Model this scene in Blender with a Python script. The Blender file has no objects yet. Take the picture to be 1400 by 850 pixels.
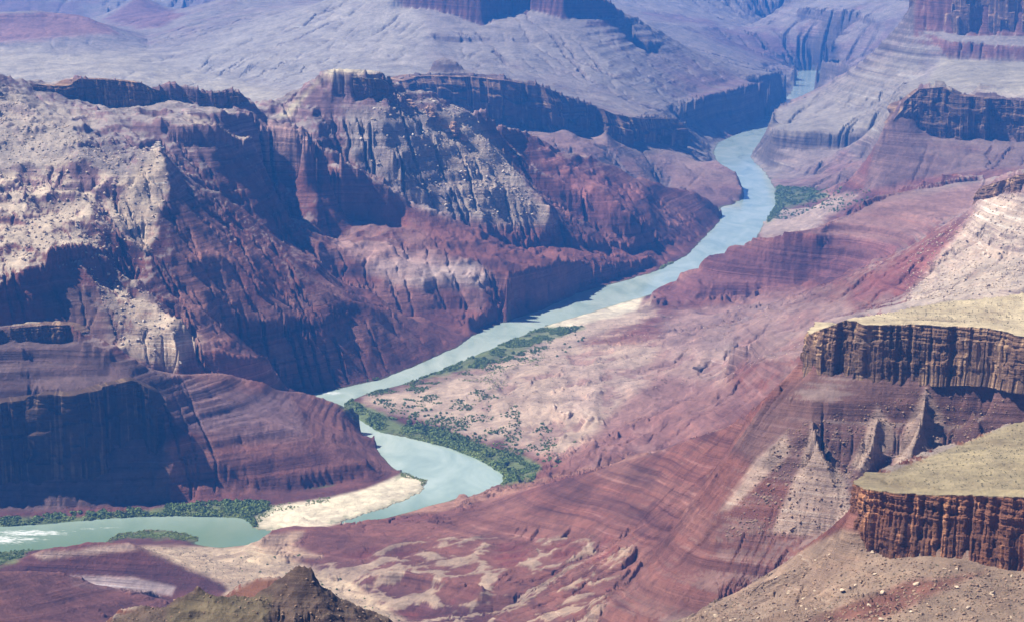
import bpy, math, random, time
import numpy as np
T0 = time.time()
rng = np.random.default_rng(7)
random.seed(7)
PREVIEW = False
# ------------------------------------------------------------------ camera model
# metres; camera at (0,0,CH) looking along +Y, pitched down. Survey points are given as sight lines of the
# photograph (u,v in its 1400x850 frame) together with an elevation or a ground distance.
CH = 1400.0
F = 2916.0
PITCH = math.atan(0.2)
CP, SP = math.cos(PITCH), math.sin(PITCH)

def ray(u, v):
    u = np.asarray(u, float); v = np.asarray(v, float)
    x = u - 700.0
    y = F * CP + (425.0 - v) * SP
    z = -F * SP + (425.0 - v) * CP
    g = np.hypot(x, y)
    return np.arctan2(x, y), -z / g          # azimuth, tan(depression)

def P(u, v, q, keep=False):
    """sight line (u,v) and q = elevation (q<1300) or ground distance (q>=1300) -> azimuth, ln r, z"""
    th, t = ray(u, v)
    if q >= 1300:
        r = q
        if not keep and 6350 < r < 8600 and v < 331 and u < 950:      # west massif set back from the gorge
            a = min(max((r - 6350) / 600, 0), 1); b = min(max((u - 600) / 350, 0), 1)
            r += 330 * a * a * (3 - 2 * a) * (1 - b * b * (3 - 2 * b))
        z = CH - float(t) * r
    else: z = q; r = (CH - z) / float(t)
    return (float(th), math.log(r), z)

def W(u, r, z):
    th, _ = ray(u, 300)
    return (float(th), math.log(r), z)

def project(th, r, z):
    x = r * np.sin(th); y = r * np.cos(th); d = z - CH
    fw = y * CP - d * SP; up = y * SP + d * CP
    return 700 + F * x / fw, 425 - F * up / fw

# ------------------------------------------------------------------ noise
_tab = rng.random((256, 256)).astype(np.float32)
def vnoise(x, y):
    xi = np.floor(x); yi = np.floor(y)
    fx = (x - xi).astype(np.float32); fy = (y - yi).astype(np.float32)
    xi = xi.astype(np.int64) & 255; yi = yi.astype(np.int64) & 255
    x1 = (xi + 1) & 255; y1 = (yi + 1) & 255
    fx = fx * fx * fx * (fx * (fx * 6 - 15) + 10); fy = fy * fy * fy * (fy * (fy * 6 - 15) + 10)
    a = _tab[yi, xi]; b = _tab[yi, x1]; c = _tab[y1, xi]; d = _tab[y1, x1]
    return (a + (b - a) * fx) * (1 - fy) + (c + (d - c) * fx) * fy * 1.0
def vn(x, y):
    return vnoise(x, y) * 2 - 1
def fbm(x, y, o=4, lac=2.03, g=0.5):
    s = 0; a = 1.0; n = 0
    for i in range(o):
        s = s + a * vn(x + 17.3 * i, y + 9.1 * i); n += a
        x, y = (x * 0.8 - y * 0.6) * lac, (x * 0.6 + y * 0.8) * lac; a *= g
    return s / n
def ridged(x, y, o=4, lac=2.1, g=0.55):
    s = 0; a = 1.0; n = 0
    for i in range(o):
        s = s + a * (1 - 2 * np.abs(vn(x + 31.7 * i, y + 5.3 * i))); n += a
        x, y = (x * 0.8 - y * 0.6) * lac, (x * 0.6 + y * 0.8) * lac; a *= g
    return s / n
def sstep(a, b, x):
    t = np.clip((x - a) / (b - a), 0, 1); return t * t * (3 - 2 * t)

# ------------------------------------------------------------------ survey lines
L = []          # polylines of (th, s, z)
def line(*p): L.append([P(*q) for q in p])
def wline(*p): L.append([W(*q) for q in p])
def cliff(*p, d=14):
    """(u, v_top, v_bottom, q): rim and foot of a cliff"""
    top, bot = [], []
    for u, vt, vb, q in p:
        a = P(u, vt, q); r = math.exp(a[1])
        top.append(a); bot.append(P(u, vb, r - d, True))
    L.append(top); L.append(bot)

# river polygon (sight lines at water level)
RIV = [(1092,97),(1088,112),(1082,128),(1062,148),(1040,165),(1012,182),(985,195),(978,206),(980,217),(1003,240),(1016,258),(1016,272),(987,290),(985,303),(965,325),(940,350),
 (895,373),(850,386),(790,402),(740,425),(690,440),(655,455),(625,475),(570,500),(520,520),(470,530),(432,539),(424,547),(436,562),(470,580),(505,600),(535,632),(552,646),(585,656),
 (578,672),(560,682),(520,696),(480,710),(440,720),(395,728),(345,722),(310,712),(240,707),(160,710),(100,716),(50,720),(0,722),(-120,730),(-120,752),(0,749),(50,746),(100,743),(143,741),(175,735),(230,737),(272,741),(300,745),(350,742),(400,738),(450,731),
 (470,722),(500,713),(530,704),(560,697),(590,686),(625,679),(660,672),(684,662),(686,650),(655,630),(610,612),(560,600),(515,590),(482,568),(466,553),(480,543),(500,534),(550,522),(600,505),(650,482),(700,461),(750,441),(800,426),(850,411),(895,399),(930,385),(965,365),(1000,347),(1028,332),(1033,322),(1045,300),(1058,280),(1060,262),(1045,237),(1026,217),(1029,203),(1052,196),(1060,183),(1078,158),(1106,133),(1122,115),(1134,97)]
SAND = [(345,722),(350,705),(372,692),(450,680),(500,668),(552,646),(585,656),(578,672),(560,682),(520,696),(480,710),(440,720),(395,728)]
BAR = [(143,741),(160,729),(200,724),(240,725),(272,734),(272,741),(230,737),(175,735)]
# banks and low ground
line((-120,735,3),(-60,718,3),(0,716,3),(60,712,3),(130,706,3),(200,702,3),(300,702,3),(350,697,3),(372,690,4),(450,677,4),(500,664,4),(548,643,4))
line((424,540,5),(432,534,5),(470,526,5),(520,515,5),(570,495,5),(622,472,5),(652,452,5),(690,436,5),(740,420,5),(790,397,5),(850,382,5),(895,369,5),(938,347,5),(962,322,5),(982,301,5),(984,290,6),(1020,272,5),(1018,258,5))
line((470,572,5),(505,594,5),(540,628,5),(551,642,5))
line((983,240,8),(975,217,6),(972,206,6),(980,193,6),(1010,180,6),(1040,162,6),(1060,145,6),(1080,126,6),(1086,112,6))
line((1139,97,6),(1126,115,6),(1110,134,6),(1083,160,6),(1064,184,6))
line((1030,220,6),(1050,236,6),(1062,258,5),(1062,282,5),(1050,302,4),(1038,322,4),(1036,332,4))
line((1008,349,6),(970,367,6),(935,388,6),(900,401,6),(855,414,5),(805,429,5),(755,444,5),(705,464,4),(655,485,4),(605,508,4),(552,526,4),(505,538,4),(484,546,4),(472,554,4),(486,566,4),(518,587,4),(562,596,4),(614,608,4),(660,627,4),(692,648,4),(692,662,4))
line((662,675,6),(627,682,6),(594,690,8),(562,700,8),(534,707,8))
line((300,750,5),(230,743,5),(175,741,4),(120,748,5),(60,752,5),(0,756,5),(-120,765,6))
# delta / Unkar flats
line((500,545,8),(560,560,10),(640,590,10),(700,625,8),(735,645,8))
line((560,530,12),(640,540,22),(720,560,30),(780,590,34),(800,610,30))
line((640,500,10),(720,490,14),(800,470,16),(860,435,14),(890,415,10))
line((700,520,30),(760,505,42),(860,500,55),(930,520,70))
line((760,560,50),(850,530,66),(930,520,70),(1010,525,95),(1060,520,130))
line((870,580,60),(940,560,80),(1000,545,100))
line((1040,300,12),(1080,300,14),(1120,290,16),(1160,275,26),(1190,268,60))
line((1062,260,10),(1100,262,12),(1140,258,20),(1175,262,50))
line((930,430,25),(990,430,40),(1060,420,62),(1110,405,100))
line((820,450,22),(900,450,32),(980,460,55))
# skyline of the west massif
line((-160,80,6600),(-60,95,6700),(0,103,6800),(40,112,6850),(75,120,6850),(100,124,6860))
cliff((85,120,140,6860),(105,108,142,6880),(150,109,145,6900),(190,113,146,6920),(207,122,147,6940),(230,122,146,6960),(250,126,148,6980),(290,126,148,7000),(325,124,146,7050))
line((250,126,6990),(270,130,7000),(300,126,7020),(325,124,7050),(335,134,7080),(345,148,7120),(362,160,7180),(380,166,7230),(395,150,7260),(415,132,7290),(436,112,7310))
cliff((440,110,124,7320),(455,104,130,7300),(478,104,142,7290),(500,106,142,7300),(518,107,145,7310),(526,114,140,7350),d=20)
line((440,104,7380),(460,96,7430),(490,97,7450),(518,104,7410),(530,112,7430),(548,126,7480),(565,130,7500),(590,128,7540),(620,138,7600),(656,160,7700),(707,173,7900),(758,198,8150),(821,227,8450),(887,250,8750),(947,262,9000),(988,285,9130))
# spur with debris in front
line((600,140,7540),(625,150,7560),(650,178,7550),(690,225,7500),(720,255,7450),(745,285,7400),(760,305,7380))
line((672,190,7800),(700,215,7750),(735,262,7700),(775,290,7740),(820,307,7850))
line((760,212,8000),(800,250,7950),(860,295,7950),(900,330,8100))
line((520,115,7350),(530,150,7250),(520,190,7120),(540,230,7060),(570,262,7040),(600,290,7040))
# low bluffs along the left bank
cliff((640,312,322,7050),(680,318,330,7130),(720,322,340,7220),(760,330,345,7400),(820,332,342,7700),(870,334,344,7950),(920,326,332,8250))
cliff((700,372,390,6980),(760,364,388,7190),(800,368,390,7440),(850,362,379,7640),(890,354,366,7840),d=20)
line((540,362,6960),(580,357,6980),(620,358,6990),(650,366,7000),(670,374,6990),(682,372,7000))
cliff((640,432,450,6640),(660,430,448,6740),(690,416,430,6910),(720,402,414,7020),d=10)
line((694,392,6830),(697,378,6930),(690,362,7000),(672,348,7060))
# ridge with the dark wall
line((362,162,7150),(363,178,7020),(395,180,6940),(417,181,6900),(430,192,6900),(458,212,6910),(500,240,6930),(540,268,6940),(565,284,6950),(610,300,6990),(640,310,7025))
wline((640,6690,8),(600,6655,22),(540,6640,46),(460,6590,112),(400,6550,185),(340,6560,270),(290,6510,355),(262,6480,430))
wline((470,7390,450),(520,7370,380),(570,7350,300),(620,7350,230))
line((345,250,6880),(372,262,6900),(400,266,6910),(440,275,6910),(480,300,6900),(520,318,6890),(548,322,6900))
line((380,235,6890),(388,290,6800),(400,320,6700))
line((430,258,6900),(450,320,6800),(470,352,6850))
line((500,300,6900),(530,338,6980),(560,372,6850),(580,390,6780))
# near tan ridge and red face
line((172,237,6180),(187,230,6200),(200,215,6240),(215,204,6290),(232,225,6310),(250,237,6320),(281,260,6340),(320,287,6370),(358,310,6400),(410,345,6450),(463,385,6500),(510,402,6520),(545,425,6560),(590,441,6590),(632,458,6620))
line((217,207,6270),(226,235,6180),(232,262,6100),(225,288,6020),(212,318,5930),(200,345,5850),(182,378,5760),(172,395,5720))
line((240,245,6250),(262,300,6080),(272,330,6010),(300,352,5980),(318,400,5900),(330,435,5850))
line((235,300,6020),(232,350,5850),(240,400,5740),(262,420,5720),(275,440,5650),(268,465,5580),(252,490,5500),(245,503,5450))
cliff((320,436,462,5830),(345,442,470,5860),(375,446,474,5900),(400,436,458,5980),(440,440,458,6040),(480,432,448,6200),d=25)
line((400,380,6150),(440,400,6180),(480,415,6240),(520,430,6300))
line((250,510,5440),(262,494,5480),(280,484,5520),(300,480,5540),(345,487,5600),(366,498,5660),(380,512,5720))
line((380,520,60),(400,530,20),(418,540,8))
# left amphitheatre
line((100,217,6120),(117,227,6140),(147,230,6160),(173,237,6180))
line((100,175,6500),(118,205,6360),(150,222,6330),(180,225,6330))
cliff((215,168,180,6650),(235,178,196,6640),(258,180,202,6640),(295,181,206,6650),(330,190,206,6720),(345,195,206,6780),d=16)
cliff((60,146,152,6740),(120,150,158,6760),(180,150,158,6780),(240,150,158,6800),(300,152,160,6840),(340,158,164,6950),d=10)
line((215,215,6450),(240,225,6480),(280,245,6500))
line((-160,200,6300),(-60,230,6200),(0,250,6100),(60,262,6050),(120,262,6060),(160,250,6100))
line((-160,300,5750),(0,320,5650),(50,318,5720),(110,300,5850),(160,300,5900))
cliff((-60,392,410,5380),(0,392,412,5400),(20,378,398,5450),(60,368,390,5500),(70,345,372,5560),(100,344,366,5620),(122,342,358,5660),(146,337,347,5740),d=14)
line((125,347,5680),(140,380,5620),(158,402,5580),(185,416,5540),(213,424,5500),(240,440,5420),(262,458,5400))
line((213,424,5500),(190,450,5400),(165,474,5330),(150,480,5290))
line((213,424,5500),(235,455,5380),(245,485,5310),(238,505,5290))
wline((-120,5330,190),(0,5330,185),(80,5320,175),(120,5300,165),(160,5260,158),(200,5270,140),(240,5330,110),(300,5450,80),(360,5600,45),(400,5720,15),(425,5790,6))
# near-left dark mesa
line((-160,452,5080),(0,447,5060),(40,442,5080),(65,439,5090),(95,440,5070),(112,452,5040),(130,463,5020),(165,481,5000),(200,505,4990),(225,517,5000))
cliff((-160,456,475,5040),(0,450,472,5030),(60,443,468,5040),(95,443,466,5035),(112,456,470,5010),d=10)
cliff((-160,486,500,5000),(0,484,500,4985),(60,482,494,4990),(110,474,484,4990),(150,486,496,4965),d=10)
cliff((-160,516,526,4955),(0,514,524,4940),(50,510,520,4945),(110,505,515,4945),(150,508,516,4950),d=10)
cliff((-160,552,640,4900),(0,548,640,4890),(40,542,640,4895),(58,536,630,4870),(95,538,640,4865),(140,528,620,4890),(180,518,600,4910),(205,540,600,4915),(222,560,620,4900),d=30)
line((-160,690,25),(0,694,14),(60,694,14),(120,692,14),(190,688,14),(215,684,14))
line((222,562,4900),(228,600,4860),(218,640,4820),(208,675,4790))
# spur that closes the bend
line((225,517,5000),(260,513,5080),(300,513,5150),(332,518,5210),(380,533,5260),(415,537,5330),(440,545,5370),(480,560,5400),(508,578,5390),(512,600,5260),(530,611,5200),(544,628,5110))
line((260,560,4980),(330,580,4990),(400,590,5010),(460,610,5020))
cliff((232,636,664,4820),(262,630,655,4860),(300,634,660,4860),(325,650,668,4850),(400,655,672,4880),(450,640,664,4930),(500,628,652,4960),d=24)
line((215,686,9),(300,686,9),(370,680,9),(450,673,9),(500,661,9),(546,641,9))
# ------------- far plateau wall B
cliff((520,118,150,9650),(539,110,150,9680),(565,104,145,9720),(590,103,150,9750),(640,104,160,9780),(690,109,165,9800),(730,117,180,9830),(765,130,190,9900),(800,142,195,9980),(838,157,195,10060),(870,162,190,10200),(910,162,192,10700),(935,168,195,11200),d=45)
line((585,101,9850),(595,88,9850),(606,79,9860),(622,86,9860),(634,97,9850))
wline((380,8500,330),(450,8700,300),(500,8700,260),(580,8700,200),(650,8750,150),(720,8850,110),(800,9000,60),(860,9200,28),(900,9400,14),(930,9500,8))
line((828,178,9900),(830,190,9800),(850,212,9750),(868,220,9700),(885,240,9650),(900,262,9550))
line((770,170,9800),(790,200,9600),(800,215,9500))
line((905,262,10),(940,270,8),(975,283,6))
line((880,210,9950),(930,222,10000),(958,224,10050),(978,221,10100),(1004,238,9950),(1012,254,9700),(1018,266,9550))
line((1000,275,12),(960,258,9650),(930,258,9600))
line((900,196,10400),(940,202,10700),(968,208,10700))
cliff((930,148,175,11700),(945,140,172,11900),(975,131,165,12300),(1010,121,158,12600),(1050,113,148,13300),(1085,103,128,14000),(1092,104,122,14200),d=60)
line((840,150,10800),(900,150,11400),(935,138,12000),(1000,112,13000),(1060,100,14000),(1092,96,14600))
# ------------- centre massif C (far)
line((-200,70,250),(0,80,13000),(150,95,12200),(260,100,12300),(350,115,11800),(380,132,11000))
wline((-200,9300,240),(0,9200,240),(200,9200,240),(300,9300,260))
wline((-200,10500,120),(0,10500,110),(200,10500,150),(380,10300,200),(480,10400,280))
line((420,125,10900),(480,110,11100),(520,105,11100),(640,98,11300),(720,105,11400),(800,130,11200),(860,140,11200))
line((205,65,13400),(260,30,14300),(320,0,15000),(360,-30,15500))
line((200,88,12700),(300,60,13200),(400,20,13500),(470,-10,13500))
cliff((540,-16,12,12900),(590,-18,14,12800),(625,-16,24,12700),(660,-14,38,12600),(680,-14,24,12700),(720,-14,14,12850),(770,-10,24,12700),(810,-8,26,12800),(838,8,28,12900),d=60)
wline((540,13500,860),(700,13500,860),(780,13500,780),(838,13300,640))
line((585,15,12750),(592,40,12300),(590,64,11900),(598,90,11500))
line((690,22,12650),(700,50,12200),(706,80,11700))
cliff((590,46,60,12150),(625,50,60,12150),(680,52,58,12200),(730,56,62,12200),d=40)
cliff((862,56,70,12900),(885,58,76,12900),(900,60,74,12950),d=40)
line((838,10,13000),(880,32,13200),(920,52,13500),(960,76,13800),(1000,92,14300),(1060,96,15000))
line((770,26,12650),(800,60,12200),(830,90,11900),(850,118,11600))
line((480,10,13100),(500,50,12400),(490,85,11700),(470,104,11200))
# far left domes
line((-200,20,14500),(-60,18,14400),(0,17,14300),(50,16,14300),(110,20,14200),(150,38,14000))
cliff((-160,20,28,14100),(0,19,26,14100),(60,18,25,14100),(120,24,30,14000),(150,38,42,13900),d=40)
line((-160,55,13400),(0,58,13300),(60,60,13300),(120,56,13400),(155,44,13700))
line((140,26,16500),(165,12,16600),(190,-6,16800),(230,12,16700),(255,26,16400))
line((160,36,15200),(200,50,14200),(205,70,13300),(190,88,12500))
wline((-300,17500,200),(0,17500,160),(200,18000,200),(400,17800,300))
wline((-400,21000,800),(0,21000,760),(200,22000,800),(500,20000,1050),(800,20000,1100),(1000,22000,900),(1100,24000,700))
# ------------- far right
line((1000,60,16500),(1040,75,16300),(1080,92,15800),(1100,97,15500))
wline((880,15500,420),(960,16500,330),(1060,18500,200))
cliff((1092,12,26,17200),(1130,15,28,16800),(1162,16,28,16500),(1200,28,34,16000),d=60)
cliff((1080,-12,-2,17600),(1140,-14,-4,17600),(1200,-10,0,16800),(1250,-8,4,16200),d=60)
line((1020,50,17400),(1060,34,17200),(1092,14,17200))
line((1160,40,16400),(1140,56,16000),(1110,78,15500))
cliff((1085,78,98,15300),(1110,82,106,15000),(1150,88,110,14600),(1166,90,108,14300),d=60)
wline((1050,20000,900),(1200,20000,1000),(1500,19000,1100))
line((1262,57,12200),(1216,77,12400),(1190,92,12450),(1166,103,12450),(1133,117,12350),(1093,133,12150),(1066,147,11950),(1056,157,11700))
wline((1200,13600,60),(1150,14000,20),(1250,14000,150))
cliff((1056,160,190,11300),(1055,178,206,10800),(1100,181,205,10700),(1146,185,208,10700),(1200,187,212,10700),d=50)
line((1030,214,9),(1052,230,9),(1090,246,9),(1115,240,20),(1160,232,9900),(1200,225,9900))
line((1110,140,11800),(1150,150,11500),(1200,155,11200),(1230,140,11000))
line((1180,215,10300),(1170,240,9700),(1150,255,9300),(1120,262,14))
# redwall E
cliff((1263,-30,40,11900),(1270,-30,42,11800),(1300,-30,45,11750),(1340,-30,48,11700),(1400,-30,50,11650),(1560,-30,50,11600),d=50)
wline((1255,12600,500),(1290,12600,930),(1400,12600,960),(1560,12600,960))
line((1264,-25,12000),(1290,-28,12500))
cliff((1243,50,56,11750),(1270,48,54,11700),(1300,58,82,11550),(1350,62,84,11500),(1400,64,86,11450),(1560,66,88,11400),d=40)
line((1300,84,11400),(1325,95,11000),(1300,115,10500))
line((1340,115,10000),(1400,118,10000),(1560,118,10000))
# bench F
cliff((1256,122,180,9100),(1290,119,188,9080),(1310,130,188,9060),(1350,134,190,9050),(1400,138,196,9030),(1560,142,200,9000),d=25)
line((1256,122,9150),(1230,142,9100),(1226,154,9080),(1207,178,9050),(1199,215,9000),(1190,262,8900))
line((1190,266,8800),(1225,257,8830),(1262,245,8820),(1300,238,8800),(1350,232,8770),(1400,225,8730),(1560,220,8700))
line((1190,272,8300),(1262,252,8200),(1330,244,8200))
line((1337,190,9005),(1330,208,8930),(1300,232,8830))
line((1337,190,9005),(1370,212,8900),(1390,228,8760))
line((1230,135,10200),(1235,110,11200))
# G banded red ridge
line((897,406,7180),(925,390,7240),(960,366,7265),(1003,340,7310),(1060,327,7210),(1115,321,7170),(1170,291,7400),(1210,271,7550),(1260,258,7700),(1330,248,7850),(1420,240,7950))
wline((960,7420,10),(1010,7560,14),(1060,7530,26),(1115,7560,36),(1170,7800,60),(1230,8050,80),(1300,8250,120))
wline((1200,8500,50),(1150,8300,25),(1100,8150,15),(1050,7900,10))
line((960,415,18),(1040,405,35),(1100,396,60),(1160,378,120),(1220,352,200),(1290,315,290))
# H tan slope
line((1560,215,5900),(1400,232,5920),(1372,240,5960),(1352,254,6000),(1344,278,6080),(1290,312,6250),(1230,350,6400),(1150,390,6500),(1060,422,6450),(960,460,6200))
cliff((1352,256,272,5985),(1400,240,262,5900),(1560,225,250,5880),d=20)
line((1400,330,5550),(1330,350,5600),(1270,380,5650),(1235,412,5700),(1180,425,5650))
line((1400,395,5100),(1300,405,5150),(1200,425,5200),(1130,440,5250),(1060,460,5300),(1000,480,5400))
wline((1560,4700,380),(1400,4650,360),(1300,4600,340),(1200,4550,300),(1100,4500,230),(1040,4480,170))
line((1000,500,110),(1050,490,4950),(1100,485,4900))
# J butte (foreground right)
cliff((1114,460,504,3380),(1124,450,507,3350),(1160,435,511,3330),(1190,443,513,3300),(1253,442,512,3290),(1300,444,513,3280),(1353,447,514,3250),(1400,458,523,3200),(1560,470,540,3120),d=8)
line((1118,456,3430),(1165,434,3480),(1195,430,3560),(1300,412,3640),(1400,400,3680),(1560,392,3700))
wline((1100,3750,500),(1200,3880,480),(1400,4000,480),(1560,4000,480))
cliff((1075,545,560,3320),(1110,548,566,3262),(1160,552,574,3258),(1230,556,576,3254),(1300,558,580,3250),(1400,562,584,3240),(1560,570,590,3200),d=10)
cliff((1090,596,612,3226),(1140,604,622,3212),(1215,606,624,3206),(1300,610,626,3200),(1400,620,636,3180),d=8)
cliff((1110,650,664,3186),(1160,652,664,3174),(1210,650,662,3168),d=8)
line((1118,508,3370),(1090,518,3385),(1058,536,3425),(1035,560,3640),(1000,580,3820),(950,598,4000),(897,617,4165),(800,647,4335),(750,660,4420),(714,673,4480),(680,684,4490),(653,694,4500),(600,707,4508),(560,712,4500),(520,708,4530),(480,714,4480),(455,716,4450),(432,711,4440),(415,708,4440),(395,716,4400),(360,735,4330))
line((735,650,30),(755,634,38),(800,627,70),(850,622,110),(885,619,160))
line((627,676,12),(655,674,16),(675,664,14),(707,658,20),(730,661,60))
wline((720,4780,22),(800,4760,45),(900,4700,95),(1000,4500,170),(1060,4200,260))
# talus cones under J
line((1266,534,3262),(1262,560,3205),(1252,600,3150),(1238,640,3112))
line((1110,578,3228),(1118,610,3160),(1138,660,3100),(1150,690,3080))
line((1075,592,3262),(1052,620,3215),(1012,680,3195),(985,700,3190))
line((1200,570,3228),(1192,610,3155),(1172,650,3112))
line((1200,680,3112),(1260,660,3135))
line((1330,560,3230),(1345,600,3170))
# K slope and valley L
line((1000,620,3700),(950,680,3600),(900,740,3520),(860,800,3450),(830,850,3400))
line((900,650,4000),(850,700,3950),(800,745,3850),(760,780,3800))
line((1130,735,3080),(1050,735,3110),(980,740,3125),(930,745,3250))
line((1060,790,3030),(980,800,3040),(930,830,3050))
wline((1250,2700,480),(1150,2760,430),(1050,2850,370),(950,2900,300),(850,2980,230),(700,3100,160),(560,3300,110),(480,3500,90))
line((780,740,150),(700,735,115),(620,738,95),(540,762,72),(470,775,55))
line((850,755,190),(760,775,150),(660,785,115),(560,788,82),(480,785,65))
cliff((500,792,802,80),(545,781,801,92),(600,792,808,105),(660,802,814,126),d=22)
line((500,830,60),(560,836,66),(620,842,84),(700,850,3700))
line((610,818,92),(650,809,100),(695,815,118))
line((345,755,20),(400,772,32),(450,795,46),(500,828,58))
line((380,745,40),(420,740,55),(500,745,62),(580,740,78))
line((300,770,26),(340,768,36),(370,758,46),(430,760,50),(500,764,58))
line((330,752,14),(300,760,12),(250,750,10),(220,745,8))
# N and P hills
line((-120,790,70),(0,770,60),(25,765,80),(60,750,105),(120,740,118),(175,740,118),(195,748,110),(215,760,96),(250,778,80),(290,798,64),(310,812,60))
line((40,790,60),(120,808,44),(200,822,46),(260,828,48))
line((-120,772,12),(-20,765,10),(20,755,8))
line((-160,770,300),(-60,772,260),(0,781,230),(50,779,215),(80,782,200),(130,798,170),(200,815,150),(240,828,130))
wline((-160,3200,250),(0,3200,180),(150,3200,150),(300,3300,110),(400,3500,70))
# Q near dark peak
line((-160,930,1800),(60,890,1750),(140,850,1750),(155,842,1750),(186,829,1740),(198,827,1740),(205,838,1735),(230,832,1730),(252,818,1720),(272,809,1720),(300,812,1720),(340,822,1720),(372,806,1720),(392,786,1715),(410,776,1710),(424,779,1705),(436,798,1700),(470,818,1700),(512,842,1700),(560,870,1700),(640,905,1720))
line((305,818,1960),(330,800,1960),(347,794,1960),(385,790,1950),(420,800,1940))
wline((-160,2300,450),(100,2300,430),(250,2350,430),(400,2350,430),(560,2350,420),(700,2350,420))
wline((-160,2750,230),(200,2750,200),(450,2750,180),(650,2700,220))
line((700,930,1750),(800,940,1780),(900,900,2000))
# S butte (bottom right)
cliff((1178,660,738,2210),(1184,664,742,2170),(1226,671,758,2140),(1253,673,760,2130),(1283,675,760,2120),(1333,675,765,2110),(1380,676,774,2095),(1400,677,779,2090),(1560,685,790,2050),d=6)
line((1180,656,2240),(1193,647,2290),(1233,630,2360),(1283,614,2420),(1333,597,2470),(1376,580,2520),(1400,575,2530),(1560,560,2560))
line((1400,625,2330),(1300,640,2290),(1220,652,2240))
wline((1150,2500,640),(1200,2640,570),(1300,2760,560),(1400,2820,560),(1560,2850,560))
line((1168,741,2240),(1130,757,2290),(1100,770,2320),(1050,795,2370),(1000,820,2400),(930,850,2450),(860,885,2480),(780,925,2500))
line((1230,800,2030),(1180,850,1950)); line((1300,770,2080),(1270,800,2010),(1240,850,1900))
line((1400,800,2040),(1330,830,1950),(1280,860,1880)); line((1100,830,2220),(1060,870,2150))
# near ground below the frame
NEAR_R = 900.0
wline(*[(u, 1000, 950) for u in (-400, 0, 350, 700, 1050, 1400, 1800)])
wline(*[(u, 1350, 800) for u in (-400, 0, 350, 700)]); wline(*[(u, 1500, 800) for u in (950,1150, 1400, 1800)])

# ------------------------------------------------------------------ grid and harmonic surface
THM = 0.335
DT, DS = (0.0008, 0.0018)
S0, S1 = math.log(NEAR_R), math.log(27000.0)
NC = int(2 * THM / DT); NR = int((S1 - S0) / DS)
TH = np.linspace(-THM, THM, NC); SS = np.linspace(S0, S1, NR)
DT = TH[1] - TH[0]; DS = SS[1] - SS[0]

def inpoly(px, py, poly):
    ins = np.zeros(px.shape, bool); n = len(poly)
    for i in range(n):
        x0, y0 = poly[i]; x1, y1 = poly[(i + 1) % n]
        if y0 == y1: continue
        c = ((y0 > py) != (y1 > py)) & (px < (x1 - x0) * (py - y0) / (y1 - y0) + x0)
        ins ^= c
    return ins

def solve(nr, nc, init):
    dt = 2 * THM / (nc - 1); ds = (S1 - S0) / (nr - 1)
    acc = np.zeros(nr * nc); cnt = np.zeros(nr * nc)
    for pl in L:
        for a, b in zip(pl[:-1], pl[1:]):
            n = int(max(abs(b[0] - a[0]) / dt, abs(b[1] - a[1]) / ds) * 1.6) + 2
            f = np.linspace(0, 1, n)
            c = np.rint((a[0] + (b[0] - a[0]) * f + THM) / dt).astype(int)
            r = np.rint((a[1] + (b[1] - a[1]) * f - S0) / ds).astype(int)
            z = a[2] + (b[2] - a[2]) * f
            ok = (c >= 0) & (c < nc) & (r >= 0) & (r < nr)
            i = r[ok] * nc + c[ok]
            acc += np.bincount(i, z[ok], nr * nc); cnt += np.bincount(i, minlength=nr * nc)
    th = np.linspace(-THM, THM, nc); ss = np.linspace(S0, S1, nr)
    TT, SG = np.meshgrid(th, ss)
    acc = acc.reshape(nr, nc); cnt = cnt.reshape(nr, nc)
    def pm(poly):
        q = [P(u, v, 0) for u, v in poly]
        return inpoly(TT + .0011 * fbm(TT * 300, SG * 300, 3), SG + .0022 * fbm(TT * 260 + 9, SG * 120, 3), [(a[0], a[1]) for a in q])
    m = pm(RIV); acc[m] = -5 * 1.0; cnt[m] = 1
    m = pm(SAND); acc[m] = 2.0; cnt[m] = 1
    m = pm(BAR); acc[m] = 1.5; cnt[m] = 1
    fix = cnt > 0
    val = np.where(fix, acc / np.maximum(cnt, 1), 0).astype(np.float32)
    h = np.where(fix, val, init).astype(np.float32)
    wt = ds / dt; ws = dt / ds; k = 2 * (wt + ws)
    it = 260 if nr < 1000 else 90
    ii = (np.add.outer(np.arange(nr), np.arange(nc)) & 1).astype(bool)
    masks = [(~fix & ii)[...], (~fix & ~ii)]
    om = 1.8 if nr < 1000 else 1.6
    for n in range(it):
        for mk in masks:
            p = np.pad(h, 1, mode='edge')
            av = (wt * (p[1:-1, :-2] + p[1:-1, 2:]) + ws * (p[:-2, 1:-1] + p[2:, 1:-1])) / k
            h = np.where(mk, h + om * (av - h), h)
    return h, fix

def resize(a, nr, nc):
    r = np.linspace(0, a.shape[0] - 1, nr); c = np.linspace(0, a.shape[1] - 1, nc)
    r0 = np.minimum(r.astype(int), a.shape[0] - 2); c0 = np.minimum(c.astype(int), a.shape[1] - 2)
    fr = (r - r0)[:, None].astype(np.float32); fc = (c - c0)[None].astype(np.float32)
    t = a[r0] * (1 - fr) + a[r0 + 1] * fr
    return t[:, c0] * (1 - fc) + t[:, c0 + 1] * fc

lv = [16, 8, 4, 2, 1]
h = np.full((NR // 16, NC // 16), 300.0)
for l in lv:
    nr, nc = (NR // l, NC // l) if l > 1 else (NR, NC)
    h, fixm = solve(nr, nc, resize(h, nr, nc))
print('solve', time.time() - T0, h.shape)

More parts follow.
